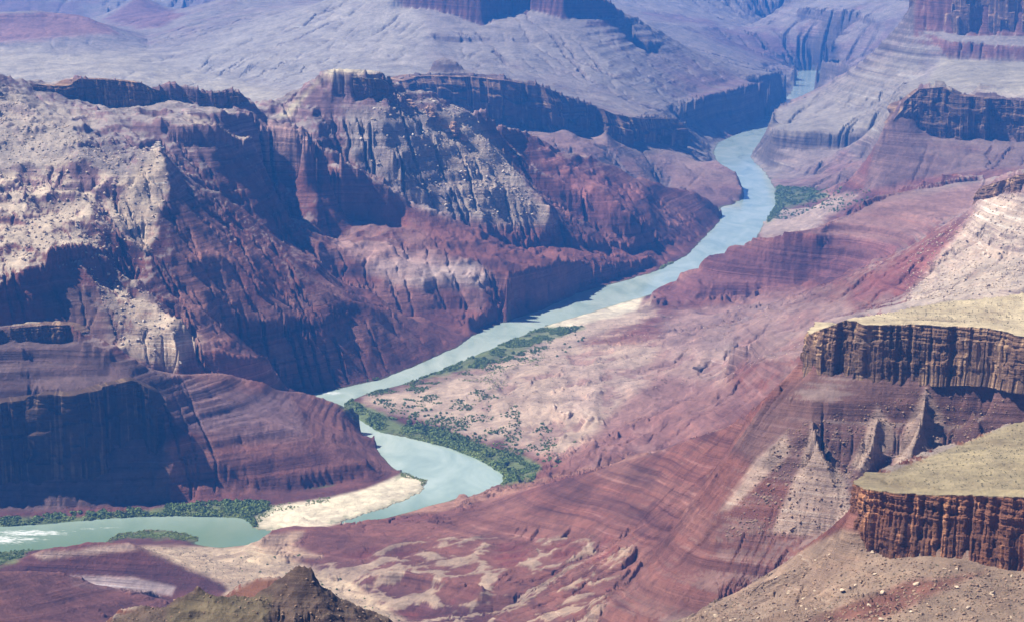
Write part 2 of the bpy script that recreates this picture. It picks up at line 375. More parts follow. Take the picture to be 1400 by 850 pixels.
# ------------------------------------------------------------------ erosion
TTg, SGg = np.meshgrid(TH, SS)
R = np.exp(SGg).astype(np.float32)
X = (R * np.sin(TTg)).astype(np.float32); Y = (R * np.cos(TTg)).astype(np.float32)
def pm(poly):
    q = [P(u, v, 0) for u, v in poly]
    return inpoly(TTg + .0011 * fbm(TTg * 300, SGg * 300, 3), SGg + .0022 * fbm(TTg * 260 + 9, SGg * 120, 3), [(a[0], a[1]) for a in q])
river_m = pm(RIV) & ~pm(SAND) & ~pm(BAR)
land = sstep(4, 90, h)
Ug, Vg = project(TTg, R, h)
def softpoly(poly, f, rlo, rhi):
    m = (inpoly(Ug, Vg, poly) & (R > rlo) & (R < rhi)).astype(np.float32)
    for _ in range(f):
        m[1:-1, 1:-1] = (m[:-2, 1:-1] + m[2:, 1:-1] + m[1:-1, :-2] + m[1:-1, 2:] + m[1:-1, 1:-1]) / 5
    return m
kmask = 1 - 0.97 * softpoly([(870,425),(970,326),(1120,306),(1260,245),(1350,240),(1330,300),(1200,390),(960,425)], 14, 6900, 8400)
kmask -= 0.5 * softpoly([(640,500),(900,400),(1100,400),(1060,500),(900,560),(760,640),(500,545)], 20, 4600, 7200)
kmask -= 0.45 * softpoly([(350,740),(700,675),(1000,580),(1120,560),(1150,740),(940,850),(600,850)], 20, 3000, 4600)
kmask -= 0.9 * softpoly([(1110,462),(1165,432),(1560,380),(1560,470)], 3, 3100, 3800)
kmask -= 0.9 * softpoly([(1175,665),(1400,570),(1560,560),(1560,690)], 3, 2000, 2700)
kspur = softpoly([(-9999,430),(100,434),(230,512),(330,512),(420,535),(512,578),(552,640),(450,678),(215,700),(-9999,715)], 10, 4600, 5420)
kmask -= 0.82 * softpoly([(-9999,430),(100,434),(230,512),(330,512),(420,535),(512,578),(552,640),(450,678),(215,700),(-9999,715)], 10, 4600, 5420)
kmask -= 0.8 * softpoly([(1110,515),(1560,520),(1560,640),(1230,670),(1160,700),(1050,700),(1060,590)], 8, 2950, 3420)
kmask -= 0.25 * softpoly([(225,240),(430,340),(636,455),(575,500),(428,536),(385,520),(250,512),(215,380)], 10, 5150, 6700)
kmask -= 0.6 * softpoly([(-200,735),(400,735),(500,780),(700,850),(-200,1000)], 10, 2900, 4700)
kmesa = softpoly([(425,126),(440,98),(460,86),(525,94),(534,118),(520,110),(450,112)], 5, 7500, 8000)
kmask = kmask - .95 * kmesa
kK = softpoly([(350,740),(700,675),(1000,580),(1120,560),(1150,740),(940,850),(600,850)], 20, 3000, 4600)
kdelta = softpoly([(640,500),(900,400),(1100,400),(1060,500),(900,600),(760,640),(500,545)], 20, 4600, 7200)
knoise = np.clip(kmask - .35 * kK, .05, 1).astype(np.float32)
kmask = kmask + .75 * kK + .6 * kdelta
kmask -= 0.9 * softpoly([(425,126),(440,98),(460,86),(525,94),(534,118),(520,110),(450,112)], 5, 7500, 8000)
klow = softpoly([(430,775),(540,735),(870,735),(820,850),(780,1000),(450,1000)], 12, 3200, 4500)
kmask = np.clip(kmask + .2 * klow, .06, 1).astype(np.float32)
lr = np.log(R) / math.log(2.0)
n1 = ridged(TTg * 38, SGg * 38, 6); n2 = fbm(TTg * 260, SGg * 260, 3)
h = h + land * R * ((0.0021 + .0036 * sstep(-.245, -.0, -TTg) * sstep(5000, 5600, R) * sstep(9300, 8000, R)) * n1 * (1 - .5 * sstep(9500, 10500, R)) + 0.0004 * n2) * knoise + R * 0.0026 * ridged(TTg * 62, SGg * 40, 3) * kdelta * sstep(6, 34, h) + R * .0030 * ridged(TTg * 40, SGg * 55, 4) * klow
h += 0.35 * sstep(2, 20, h) * (1 - land) * fbm(TTg * 200, SGg * 200, 3) * R * 0.001 * 5
off = [(-1, 0), (1, 0), (0, -1), (0, 1), (-1, -1), (-1, 1), (1, -1), (1, 1)]
KM = kmask * (1 - .55 * sstep(9500, 10500, R)) * (0.25 + 1.5 * sstep(-.5, .6, fbm(TTg * 30 + 5, SGg * 30, 3)))
def erode(h, iters, K, m, diff):
    nr, nc = h.shape; N = nr * nc
    idx = np.arange(N).reshape(nr, nc)
    dists = [math.hypot(a * DS, b * DT) for a, b in off]
    for it in range(iters):
        best = np.zeros((nr, nc), np.float32); rec = idx.copy(); mn = np.full((nr, nc), 1e9, np.float32)
        hp = np.pad(h, 1, mode='edge')
        for (a, b), d in zip(off, dists):
            nb = hp[1 + a:nr + 1 + a, 1 + b:nc + 1 + b]
            mn = np.minimum(mn, nb)
            s = (h - nb) / d
            k = s > best
            if a or b:
                k[0 if a < 0 else (-1 if a > 0 else slice(0, 0))] = False
                if b < 0: k[:, 0] = False
                if b > 0: k[:, -1] = False
            best = np.where(k, s, best); rec = np.where(k, idx + a * nc + b, rec)
        sink = best <= 0
        h = np.where(sink & ~river_m, mn + 0.02, h)
        p = rec.ravel().copy()
        A = np.ones(N, np.float64)
        root = p == np.arange(N)
        dump = N
        p = np.where(root, dump, p); p = np.append(p, dump)
        A = np.append(A, 0.0)
        for k in range(10):
            A = A + np.bincount(p, A, N + 1); A[dump] = 0
            p = p[p]
        A = A[:N].reshape(nr, nc).astype(np.float32)
        Fk = K * KM * np.power(np.maximum(A - 34, 0), m)
        hr = h.ravel()[rec]
        hn = (h + Fk * hr) / (1 + Fk)
        h = np.where(river_m, h, hn)
        hp = np.pad(h, 1, mode='edge')
        lap = hp[:-2, 1:-1] + hp[2:, 1:-1] + hp[1:-1, :-2] + hp[1:-1, 2:] - 4 * h
        lim = R * DT * 0.3
        h = h + diff * np.clip(lap, -lim, lim)
    return h, A
h0 = h.copy()
h, A = erode(h, 30, 0.028, 0.44, 0.05)
h = np.where(river_m, -5, np.maximum(h, np.minimum(h0, 1.2)))
print('erode', time.time() - T0, float((h0 - h).max()))

# ------------------------------------------------------------------ final terrain grid
def cubic_take(a, r, axis):
    n = a.shape[axis]
    i = np.clip(np.floor(r).astype(int), 0, n - 2); f = (r - i).astype(np.float32)
    im = np.clip(i - 1, 0, n - 1); i2 = np.clip(i + 2, 0, n - 1)
    w = [(-f + 2 * f * f - f ** 3) / 2, (2 - 5 * f * f + 3 * f ** 3) / 2, (f + 4 * f * f - 3 * f ** 3) / 2, (-f * f + f ** 3) / 2]
    sh = [1, 1]; sh[axis] = -1
    return sum(np.take(a, j, axis) * ww.reshape(sh) for j, ww in zip((im, i, i + 1, i2), w))

cd = 0.0011 if PREVIEW else 0.00052
rd = 0.0026 if PREVIEW else 0.00125
tin = np.arange(-0.262, 0.262, cd)
tout = np.linspace(0.262, THM - .001, 40)
thf = np.concatenate([-tout[::-1], tin[1:], tout])
sf = np.concatenate([np.linspace(S0, math.log(1500), 120)[:-1], np.arange(math.log(1500), math.log(18000), rd), np.linspace(math.log(18000) + rd, S1 - .001, 160)])
H = cubic_take(cubic_take(h.astype(np.float32), (sf - S0) / DS, 0), (thf + THM) / DT, 1)
AF = cubic_take(cubic_take(np.log(A + 1), (sf - S0) / DS, 0), (thf + THM) / DT, 1)
RM = cubic_take(cubic_take(river_m.astype(np.float32), (sf - S0) / DS, 0), (thf + THM) / DT, 1)
KMf = cubic_take(cubic_take(kmask, (sf - S0) / DS, 0), (thf + THM) / DT, 1)
Tf, Sf = np.meshgrid(thf, sf)
Rf = np.exp(Sf); Xf = Rf * np.sin(Tf); Yf = Rf * np.cos(Tf)

def zstrat(x, y, z):
    return z + 0.03 * x - 0.012 * y + 0.2 * np.minimum(y - 4500, 0) + 5 * fbm(x / 900, y / 900, 2)
def gradients(Hh):
    gs, gt = np.gradient(Hh, sf, thf)
    return gs / Rf, gt / Rf
# smooth slope estimate -> talus / bedrock split
gr, gt = gradients(H)
slope = np.hypot(gr, gt)
bed = sstep(0.35, 0.75, slope + 0.25 * fbm(Xf / 260, Yf / 260, 3))
landf = sstep(3, 40, H)
# layered ledges
lay_r = np.random.default_rng(11)
zz = np.arange(-1200, 1500, 1.0)
hard = np.zeros_like(zz)
def layer_profile(lo, hi):
    e = [-1200.0]
    while e[-1] < 1500: e.append(e[-1] + lay_r.uniform(lo, hi))
    e = np.array(e); k = lay_r.uniform(0, 1, len(e))
    i = np.searchsorted(e, zz) - 1
    f = (zz - e[i]) / (e[np.minimum(i + 1, len(e) - 1)] - e[i] + 1e-6)
    # steep lower part, flat upper part
    g = np.where(f < 0.35, f / 0.35 * 0.8, 0.8 + (f - 0.35) / 0.65 * 0.2)
    return e[i] + (g) * (e[np.minimum(i + 1, len(e) - 1)] - e[i])
F1 = layer_profile(28, 60); F2 = layer_profile(7, 18)
zs = zstrat(Xf, Yf, H)
d1 = np.interp(zs, zz, F1) - zs; d2 = np.interp(zs, zz, F2) - zs
m1 = sstep(-0.3, 0.5, fbm(Xf / 700, Yf / 700, 3))
near = sstep(9000, 3000, Rf)
H2 = H + landf * bed * sstep(.05, .3, KMf) * (0.62 * d1 * m1 + 0.5 * d2 * (0.4 + 0.6 * near) * sstep(-.4, .3, fbm(Xf / 300, Yf / 300, 2)))
KSf = cubic_take(cubic_take(kspur, (sf - S0) / DS, 0), (thf + THM) / DT, 1)
H2 += KSf * landf * sstep(.2, .4, slope) * (.42 * d1 * sstep(-.25, .3, fbm(Xf / 220, Yf / 220, 3)) + .55 * d2 * sstep(-.3, .25, fbm(Xf / 90 + 7, Yf / 90, 3)))
H2 += KSf * landf * (5.0 * ridged(Xf / 260, Yf / 260, 4) + 1.5 * fbm(Xf / 40, Yf / 40, 3))
gm = sstep(.5, .3, KMf) * sstep(6900, 7000, Rf) * sstep(8400, 8200, Rf) * sstep(1.5, 10, H)
H2 += gm * .9 * d2
H2 += gm * (1.15 * np.interp(zs, zz, F1) + .0 - 1.15 * zs) * sstep(.12, .3, slope)
# small relief
det = ridged(Tf * 900, Sf * 900, 3)
H2 += landf * Rf * (0.00016 * det * (0.4 + bed) + 0.00014 * fbm(Tf * 2600, Sf * 2600, 2))
qm = inpoly(*project(Tf, Rf, H), [(-9999,700),(700,700),(700,9999),(-9999,9999)]) * sstep(2000, 1850, Rf) * sstep(1450, 1600, Rf)
H2 += qm * Rf * (.0034 * ridged(Tf * 70, Sf * 70, 5, 2.1, .45) + .0005 * fbm(Tf * 900, Sf * 900, 3))
cl = sstep(1.1, 2.2, slope)
H2 += landf * cl * sstep(.25, .6, KMf) * Rf * 0.0016 * ridged(Tf * 420, Sf * 420, 4)
H2 += (1 - landf) * sstep(1.0, 4, H) * 0.8 * fbm(Xf / 40, Yf / 40, 3)
RIMS = [[(1122,440,3500),(1113,456,3400),(1124,450,3350),(1160,436,3330),(1190,443,3300),(1253,442,3290),(1300,444,3280),(1353,447,3250),(1400,458,3200),(1560,470,3120)],
        [(1190,645,2290),(1178,656,2235),(1177,661,2205),(1186,665,2168),(1226,671,2140),(1253,673,2130),(1283,675,2120),(1333,675,2110),(1380,676,2095),(1400,677,2090),(1560,685,2050)]]
for rim_ in RIMS:
    pr_ = [P(*q) for q in rim_]
    for a_, b_ in zip(pr_[:-1], pr_[1:]):
        ra, rb = math.exp(a_[1]), math.exp(b_[1]); ax, ay, bx, by = ra * math.sin(a_[0]), ra * math.cos(a_[0]), rb * math.sin(b_[0]), rb * math.cos(b_[0])
        rr_ = slice(int(np.searchsorted(sf, math.log(min(ra, rb) - 40))), int(np.searchsorted(sf, math.log(max(ra, rb) + 40))))
        x_, y_ = Xf[rr_], Yf[rr_]; ex, ey = bx - ax, by - ay
        t_ = np.clip(((x_ - ax) * ex + (y_ - ay) * ey) / (ex * ex + ey * ey), 0, 1); d_ = np.hypot(x_ - ax - t_ * ex, y_ - ay - t_ * ey)
        H2[rr_] = np.where(d_ < 21, np.minimum(H2[rr_], a_[2] + (b_[2] - a_[2]) * t_ - 2.5), H2[rr_])
H2 = np.where(RM > 0.5, np.minimum(H2, -2.5), H2)
print('final', time.time() - T0, H2.shape)

# ------------------------------------------------------------------ ground cover colours (albedo)
U, V = project(Tf, Rf, H2)
gr, gt = gradients(H2)
sl2 = np.hypot(gr, gt)
def lin(r, g, b): return np.array([r, g, b], np.float32)
RED = lin(.225, .088, .068); MAROON = lin(.115, .048, .048); PINK = lin(.33, .17, .135); TAN = lin(.50, .41, .30)
GREY = lin(.30, .26, .225); PURP = lin(.25, .165, .165); CREAM = lin(.62, .55, .37); BROWN = lin(.22, .125, .075)
GREEN = lin(.10, .15, .055); SANDC = lin(.66, .58, .43); WALL = lin(.42, .18, .13); OLIVE = lin(.33, .29, .15); DKSL = lin(.13, .10, .085)
shp = H2.shape
def mixc(c, d, m): return c + (d - c) * m[..., None]
nA = fbm(Xf / 420, Yf / 420, 4); nB = fbm(Xf / 120 + 50, Yf / 120, 4); nC = fbm(Xf / 1400 + 9, Yf / 1400, 3)
zs2 = zstrat(Xf, Yf, H2)
col = np.broadcast_to(RED, shp + (3,)).copy()
# large stratigraphic zones: red beds low, grey-tan slopes above, brown ledges
bands = vn(zs2 / 46 + 3.3, 0 * zs2 + 0.5)
col = mixc(col, MAROON, sstep(0.0, 0.7, bands + 0.3 * nA))
col = mixc(col, PINK, sstep(0.2, 0.8, -bands + 0.35 * nB) * 0.7)
hi = sstep(330, 470, zs2 + 70 * nA)
col = mixc(col, PURP, hi * 0.85)
tal = sstep(0.78, 0.5, sl2 + 0.25 * nB)
col = mixc(col, GREY, tal * sstep(150, 450, H2 + 90 * nA) * 0.85)
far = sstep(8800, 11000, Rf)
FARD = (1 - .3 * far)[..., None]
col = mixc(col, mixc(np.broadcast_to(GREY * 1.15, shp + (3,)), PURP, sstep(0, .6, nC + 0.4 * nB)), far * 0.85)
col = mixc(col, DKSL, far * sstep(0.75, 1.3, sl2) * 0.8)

nD = fbm(Xf / 32 + 3, Yf / 32, 3)
def region(poly, feather, c, strength, rlo=0, rhi=1e9, nz=0.6, extra=None):
    global col
    px = np.array([p[0] for p in poly], float); py = np.array([p[1] for p in poly], float)
    x0, x1, y0, y1 = px.min() - 3 * feather, px.max() + 3 * feather, py.min() - 3 * feather, py.max() + 3 * feather
    sel = (U > x0) & (U < x1) & (V > y0) & (V < y1) & (Rf > rlo) & (Rf < rhi)
    if not sel.any(): return
    us, vs = U[sel], V[sel]
    nn = nA[sel] * 1.2 + nB[sel] * 0.9 + nD[sel] * .8
    # signed distance to polygon
    dmin = np.full(us.shape, 1e9)
    for i in range(len(poly)):
        ax, ay = poly[i]; bx, by = poly[(i + 1) % len(poly)]
        ex, ey = bx - ax, by - ay; t = np.clip(((us - ax) * ex + (vs - ay) * ey) / (ex * ex + ey * ey + 1e-9), 0, 1)
        dmin = np.minimum(dmin, np.hypot(us - ax - t * ex, vs - ay - t * ey))
    sd = np.where(inpoly(us, vs, poly), dmin, -dmin)
    m = sstep(-feather, feather, sd + nn * feather * nz) * strength
    if extra is not None: m = m * extra[sel]
    col[sel] = col[sel] + (c - col[sel]) * m[..., None]
gentle = sstep(0.95, 0.55, sl2)
# west massif: tan rubble slopes
region([(-160,90),(60,120),(120,170),(100,215),(173,240),(215,203),(232,260),(215,320),(185,375),(215,425),(270,450),(250,500),(160,478),(120,360),(60,370),(0,400),(-160,400)], 14, TAN, 0.9, 5200, 7000, 0.8, gentle)
region([(-160,90),(60,120),(120,170),(100,215),(60,240),(-160,230)], 14, GREY, 0.7, 6000, 7000)
region([(50,395),(100,385),(150,400),(200,450),(150,480),(60,470)], 8, DKSL, 0.6, 5200, 5600)
region([(210,195),(232,225),(228,260),(200,345),(150,300),(180,240)], 8, TAN, 0.9, 5700, 6400)
region([(213,424),(270,448),(262,480),(238,506),(152,480)], 6, TAN, 0.95, 5200, 5600)
region([(360,165),(420,178),(440,200),(370,230),(350,200)], 6, lin(.36,.24,.20), .7, 6700, 7600)
region([(255,160),(350,160),(345,200),(250,170)], 8, TAN, .6, 6500, 7450, .8, gentle)
region([(436,112),(455,90),(520,98),(480,100),(440,104),(395,160),(380,160)], 5, CREAM, .95, 7150, 8100, .2)
region([(470,145),(640,150),(700,225),(750,300),(620,310),(560,280),(470,215)], 10, GREY * 1.05, .85, 6950, 8150)
region([(600,150),(650,170),(700,230),(760,305),(700,312),(640,300),(590,200)], 10, TAN * .85, .6, 7000, 8050)
region([(560,285),(700,312),(900,330),(930,345),(860,395),(700,420),(690,360),(600,345)], 8, RED * 1.1, .8, 6900, 8200)
region([(740,200),(800,225),(880,262),(850,300),(790,290),(745,235)], 8, lin(.38,.16,.135), .8, 7700, 8600)
region([(520,350),(650,355),(680,380),(660,400),(560,395),(500,370)], 10, lin(.46,.36,.31), .85, 6500, 7000)
region([(470,250),(560,300),(620,360),(540,395),(450,330)], 10, lin(.40,.27,.23), .6, 6500, 7000)
region([(235,300),(300,300),(330,420),(300,470),(250,440)], 8, lin(.33,.165,.13), .85, 5500, 6300)
region([(255,505),(300,480),(370,495),(385,520),(260,515)], 4, lin(.40,.17,.13), .9, 5350, 5750)
region([(230,520),(410,538),(430,600),(300,600),(235,580)], 12, PURP, .7, 4900, 5400)
region([(400,540),(545,630),(540,650),(380,670),(215,690),(300,620),(420,600)], 12, lin(.25,.115,.095), .7, 4800, 5450)
region([(-160,448),(60,440),(230,515),(232,690),(-160,700)], 6, lin(.12,.080,.075), .9, 4700, 5150)  # near mesa face: shade painted in as a darker albedo
region([(-160,452),(95,441),(95,437),(-160,446)], 2, CREAM * .7, .8, 5030, 5150)
# far plateau / plain
region([(-200,60),(200,70),(400,125),(400,175),(-200,130)], 10, lin(.50,.44,.33), .95, 8800, 14000)
region([(-160,18),(130,18),(160,45),(0,58),(-160,55)], 5, lin(.40,.22,.19), .9, 13000, 15000)
region([(140,30),(190,-10),(250,20),(220,40)], 5, lin(.30,.16,.16), .8, 14500, 18000)
region([(200,90),(400,10),(560,-20),(600,110),(420,130)], 14, lin(.42,.38,.32), .9, 10500, 16000)
region([(560,60),(850,60),(950,140),(600,110)], 14, lin(.35,.31,.27), .7, 10500, 13500, .6, gentle)
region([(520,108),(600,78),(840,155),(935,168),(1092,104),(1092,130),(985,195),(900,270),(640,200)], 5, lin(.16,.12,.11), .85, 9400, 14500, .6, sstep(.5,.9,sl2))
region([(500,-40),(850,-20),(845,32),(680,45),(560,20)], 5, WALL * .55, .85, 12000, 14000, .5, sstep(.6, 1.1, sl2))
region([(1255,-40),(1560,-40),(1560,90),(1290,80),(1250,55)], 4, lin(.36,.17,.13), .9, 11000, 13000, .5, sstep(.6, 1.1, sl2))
region([(1290,80),(1560,85),(1560,135),(1260,125)], 6, lin(.40,.36,.27), .8, 9000, 11700)
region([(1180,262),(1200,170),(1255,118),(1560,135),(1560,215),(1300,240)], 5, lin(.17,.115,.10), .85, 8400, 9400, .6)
region([(1060,150),(1260,60),(1260,120),(1200,187),(1060,180)], 10, lin(.38,.34,.27), .7, 9500, 12600)
# right bank
region([(1120,320),(1200,278),(1350,250),(1330,280),(1230,330),(1160,345)], 8, lin(.33,.185,.155), .85, 7000, 8200)
region([(893,412),(1000,338),(1120,322),(1230,335),(1200,370),(960,414)], 5, lin(.22,.095,.090), .85, 7000, 7700)
region([(1040,270),(1180,265),(1110,320),(1035,335)], 8, lin(.33,.26,.21), .9, 7600, 9300)
region([(1345,270),(1560,260),(1560,420),(1235,418)], 12, lin(.44,.36,.28), .9, 4900, 6200)
region([(1180,380),(1330,290),(1240,400),(1150,420)], 8, lin(.30,.11,.10), .7, 5300, 6400)
region([(900,430),(1000,410),(1160,400),(1180,430),(1110,460),(1060,500),(900,500)], 16, lin(.27,.195,.17), .7, 4800, 7000)
region([(660,500),(760,440),(890,410),(900,430),(800,470),(900,470),(900,560),(760,620),(640,590),(500,545),(560,530)], 12, lin(.40,.31,.235), .9, 4700, 7200)
region([(760,500),(1000,470),(1000,545),(900,560),(780,560)], 14, lin(.37,.27,.22), .7, 4700, 7000)
region([(840,560),(900,510),(1050,535),(1000,580),(880,615),(780,640),(820,590)], 10, lin(.29,.150,.130), .8, 4200, 6000)
region([(770,425),(880,405),(870,425),(780,448),(740,450)], 4, lin(.60,.54,.40), .9, 6000, 7500)
region([(535,705),(600,676),(710,660),(900,615),(880,625),(760,650),(700,672),(600,700)], 3, lin(.42,.23,.16), .85, 4450, 5000)
region([(350,735),(430,708),(600,705),(710,675),(1000,580),(1130,540),(1150,720),(950,850),(700,850),(480,790)], 10, lin(.225,.100,.078), .6, 3000, 4500)
KLf = cubic_take(cubic_take(klow, (sf - S0) / DS, 0), (thf + THM) / DT, 1)
lm = ridged(Tf * 40, Sf * 55, 4)
col = mixc(col, lin(.31, .235, .17), KLf * sstep(.36, .52, lm + .25 * fbm(Xf / 60, Yf / 60, 3)) * .9)
col = mixc(col, lin(.19, .055, .05), KLf * sstep(.0, -.3, lm) * .7)
region([(180,745),(340,745),(470,790),(560,850),(300,850),(310,800)], 6, lin(.46,.36,.25), .9, 3300, 4700)
region([(330,735),(415,725),(400,745),(440,760),(340,770)], 5, lin(.43,.34,.23), .6, 3900, 4500)
region([(40,756),(180,740),(190,752),(60,765)], 4, lin(.42,.32,.25), .9, 3800, 4400)
region([(1000,575),(1120,505),(1560,520),(1560,620),(1150,700),(1000,620)], 8, lin(.15,.095,.085), .7, 2950, 3500)
for pl in ([(1266,530),(1290,570),(1280,640),(1220,640),(1240,580)], [(1110,575),(1160,660),(1170,740),(1050,730),(1090,640)], [(1075,590),(1082,620),(1000,700),(980,700),(1030,630)], [(1200,555),(1230,600),(1180,650),(1160,640)]):
    region(pl, 5, lin(.36,.275,.215), .9, 2900, 3500)
region([(1115,460),(1160,432),(1400,396),(1560,390),(1560,465),(1400,456),(1190,442)], 2, lin(.50,.42,.27), .95, 3270, 3750, .2)
region([(1178,660),(1400,572),(1560,560),(1560,684),(1400,676),(1220,670)], 2, lin(.30,.25,.15), .95, 2095, 2600, .2)
region([(1150,722),(1230,740),(1400,765),(1560,775),(1560,1000),(700,1000),(900,838),(1050,775)], 4, lin(.25,.18,.13), .95, 1800, 2660, .2)
region([(95,786),(180,788),(240,802),(235,814),(100,800)], 3, lin(.42,.36,.35), .7, 3500, 4400)
region([(1250,790),(1350,780),(1200,850),(1100,850)], 8, lin(.25,.10,.075), .8, 1800, 2500)
region([(-160,770),(60,775),(250,825),(250,1000),(-160,1000)], 5, lin(.19,.085,.075), .85, 2900, 3800)
region([(140,850),(200,820),(280,800),(410,765),(560,860),(560,1000),(100,1000)], 6, lin(.105,.075,.055), .95, 1500, 1800)
region([(230,830),(280,806),(370,815),(340,1000),(200,1000)], 5, lin(.14,.115,.065), .8, 1500, 1790)
region([(300,818),(350,790),(400,788),(400,830),(310,830)], 4, lin(.22,.10,.07), .95, 1800, 2200)
redness = sstep(1.45, 1.9, col[..., 0] / np.maximum(col[..., 1], .01))
col = col * (1 - .26 * redness)[..., None]
# riverside strips
dm = sstep(.05, -.35, ridged(Tf * 62, Sf * 40, 3)) * ((U > 560) & (U < 1120) & (V > 400) & (V < 640) & (Rf > 4650) & (Rf < 7200)) * sstep(8, 30, H2)
col = mixc(col, lin(.25, .14, .12), dm * .7)
RI = [P(u, v, 0) for u, v in RIV]
region(SAND, 3, SANDC * 1.05, .97, 4400, 5600, .15)
VEG = [[(640,475),(700,462),(745,445),(800,447),(740,470),(700,490),(640,505),(560,520),(500,535),(560,518)],
       [(478,545),(500,560),(560,585),(640,605),(700,620),(740,640),(725,658),(690,660),(655,630),(610,612),(560,600),(515,590),(480,567),(466,553)],
       [(0,712),(80,708),(170,700),(290,690),(360,688),(370,695),(345,705),(352,720),(310,712),(200,706),(100,714),(0,722)],
       [(143,741),(160,729),(200,724),(240,725),(272,734),(272,741),(230,737),(175,735)],
       [(1045,290),(1062,255),(1110,260),(1130,268),(1070,285),(1050,305)],
       [(-60,752),(0,749),(50,747),(20,770),(-60,790)]]
for pl in VEG: region(pl, 4, GREEN * 1.2, .75, 0, 1e9, 1.2)
region([(560,596),(655,628),(686,650),(684,664),(690,664),(694,648),(660,622),(600,602)], 3, GREEN, .8, 4500, 5600)
low = sstep(60, 10, H2) * gentle
wet = sstep(2.6, 0.5, H2)
sb = sstep(.5, .6, col[..., 0])
col = mixc(col, lin(.40, .34, .25), sb * sstep(.05, .5, nD + .5 * nB) * .45)
col = mixc(col, lin(.20, .19, .13), sb * sstep(1.6, .3, H2) * .7)
col = mixc(col, GREEN * 0.9, wet * 0.6)
grain = 1 + 0.16 * nB[..., None] + 0.10 * fbm(Xf / 25, Yf / 25, 3)[..., None]
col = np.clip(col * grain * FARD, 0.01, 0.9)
print('colour', time.time() - T0)

# how strongly the bedding shows
bandw = np.clip(0.12 + .3 * sstep(4800, 4300, Rf) * sstep(2700, 3000, Rf) + 0.88 * sstep(0.28, 0.75, sl2), 0, 1) * landf * (1 - 0.65 * sstep(.36, .45, col[..., 1]))
bandw *= (1 - 0.25 * far) * (.55 + .75 * sstep(-.35, .35, nA))

# ------------------------------------------------------------------ scene helpers
sc = bpy.context.scene
COL = sc.collection
def tag(o, label=None, cat=None, group=None, kind=None):
    if label: o['label'] = label
    if cat: o['category'] = cat
    if group: o['group'] = group
    if kind: o['kind'] = kind
    return o
def grid_mesh(name, co, quads, colors=None, attr=None, smooth=True):
    me = bpy.data.meshes.new(name)
    me.vertices.add(len(co)); me.vertices.foreach_set('co', co.astype(np.float32).ravel())
    n = len(quads)
    me.loops.add(n * 4); me.loops.foreach_set('vertex_index', quads.astype(np.int32).ravel())
    me.polygons.add(n); me.polygons.foreach_set('loop_start', np.arange(0, n * 4, 4, dtype=np.int32))
    try: me.polygons.foreach_set('loop_total', np.full(n, 4, np.int32))
    except Exception: pass
    me.polygons.foreach_set('use_smooth', np.full(n, smooth, bool))
    if colors is not None:
        a = me.attributes.new('ground', 'FLOAT_COLOR', 'POINT')
        c = np.ones((len(co), 4), np.float32); c[:, :3] = colors
        if attr is not None: c[:, 3] = attr
        a.data.foreach_set('color', c.ravel())
    me.update(calc_edges=True)
    return me

def nodes(name):
    m = bpy.data.materials.new(name); m.use_nodes = True
    nt = m.node_tree
    for n in list(nt.nodes): nt.nodes.remove(n)
    out = nt.nodes.new('ShaderNodeOutputMaterial'); b = nt.nodes.new('ShaderNodeBsdfPrincipled')
    nt.links.new(b.outputs[0], out.inputs[0])
    return m, nt, b
def N(nt, t, **k):
    n = nt.nodes.new(t)
    for a, v in k.items():
        if hasattr(n, a): setattr(n, a, v)
    return n
def math_(nt, op, a, b=None, c=None, clamp=False):
    n = nt.nodes.new('ShaderNodeMath'); n.operation = op; n.use_clamp = clamp
    for i, v in enumerate((a, b, c)):
        if v is None: continue
        if isinstance(v, (int, float)): n.inputs[i].default_value = v
        else: nt.links.new(v, n.inputs[i])
    return n.outputs[0]
def ramp(nt, fac, stops, interp='LINEAR'):
    n = nt.nodes.new('ShaderNodeValToRGB'); cr = n.color_ramp; cr.interpolation = interp
    while len(cr.elements) > 1: cr.elements.remove(cr.elements[-1])
    cr.elements[0].position = stops[0][0]; cr.elements[0].color = (*stops[0][1], 1)
    for p, c in stops[1:]:
        e = cr.elements.new(p); e.color = (*c, 1)
    nt.links.new(fac, n.inputs[0]); return n.outputs[0]
def mixn(nt, mode, fac, a, b):
    n = nt.nodes.new('ShaderNodeMix'); n.data_type = 'RGBA'; n.blend_type = mode
    for s, v in ((n.inputs[0], fac), (n.inputs[6], a), (n.inputs[7], b)):
        if isinstance(v, (int, float)): s.default_value = v
        elif isinstance(v, tuple): s.default_value = (*v, 1) if len(v) == 3 else v
        else: nt.links.new(v, s)
    return n.outputs[2]

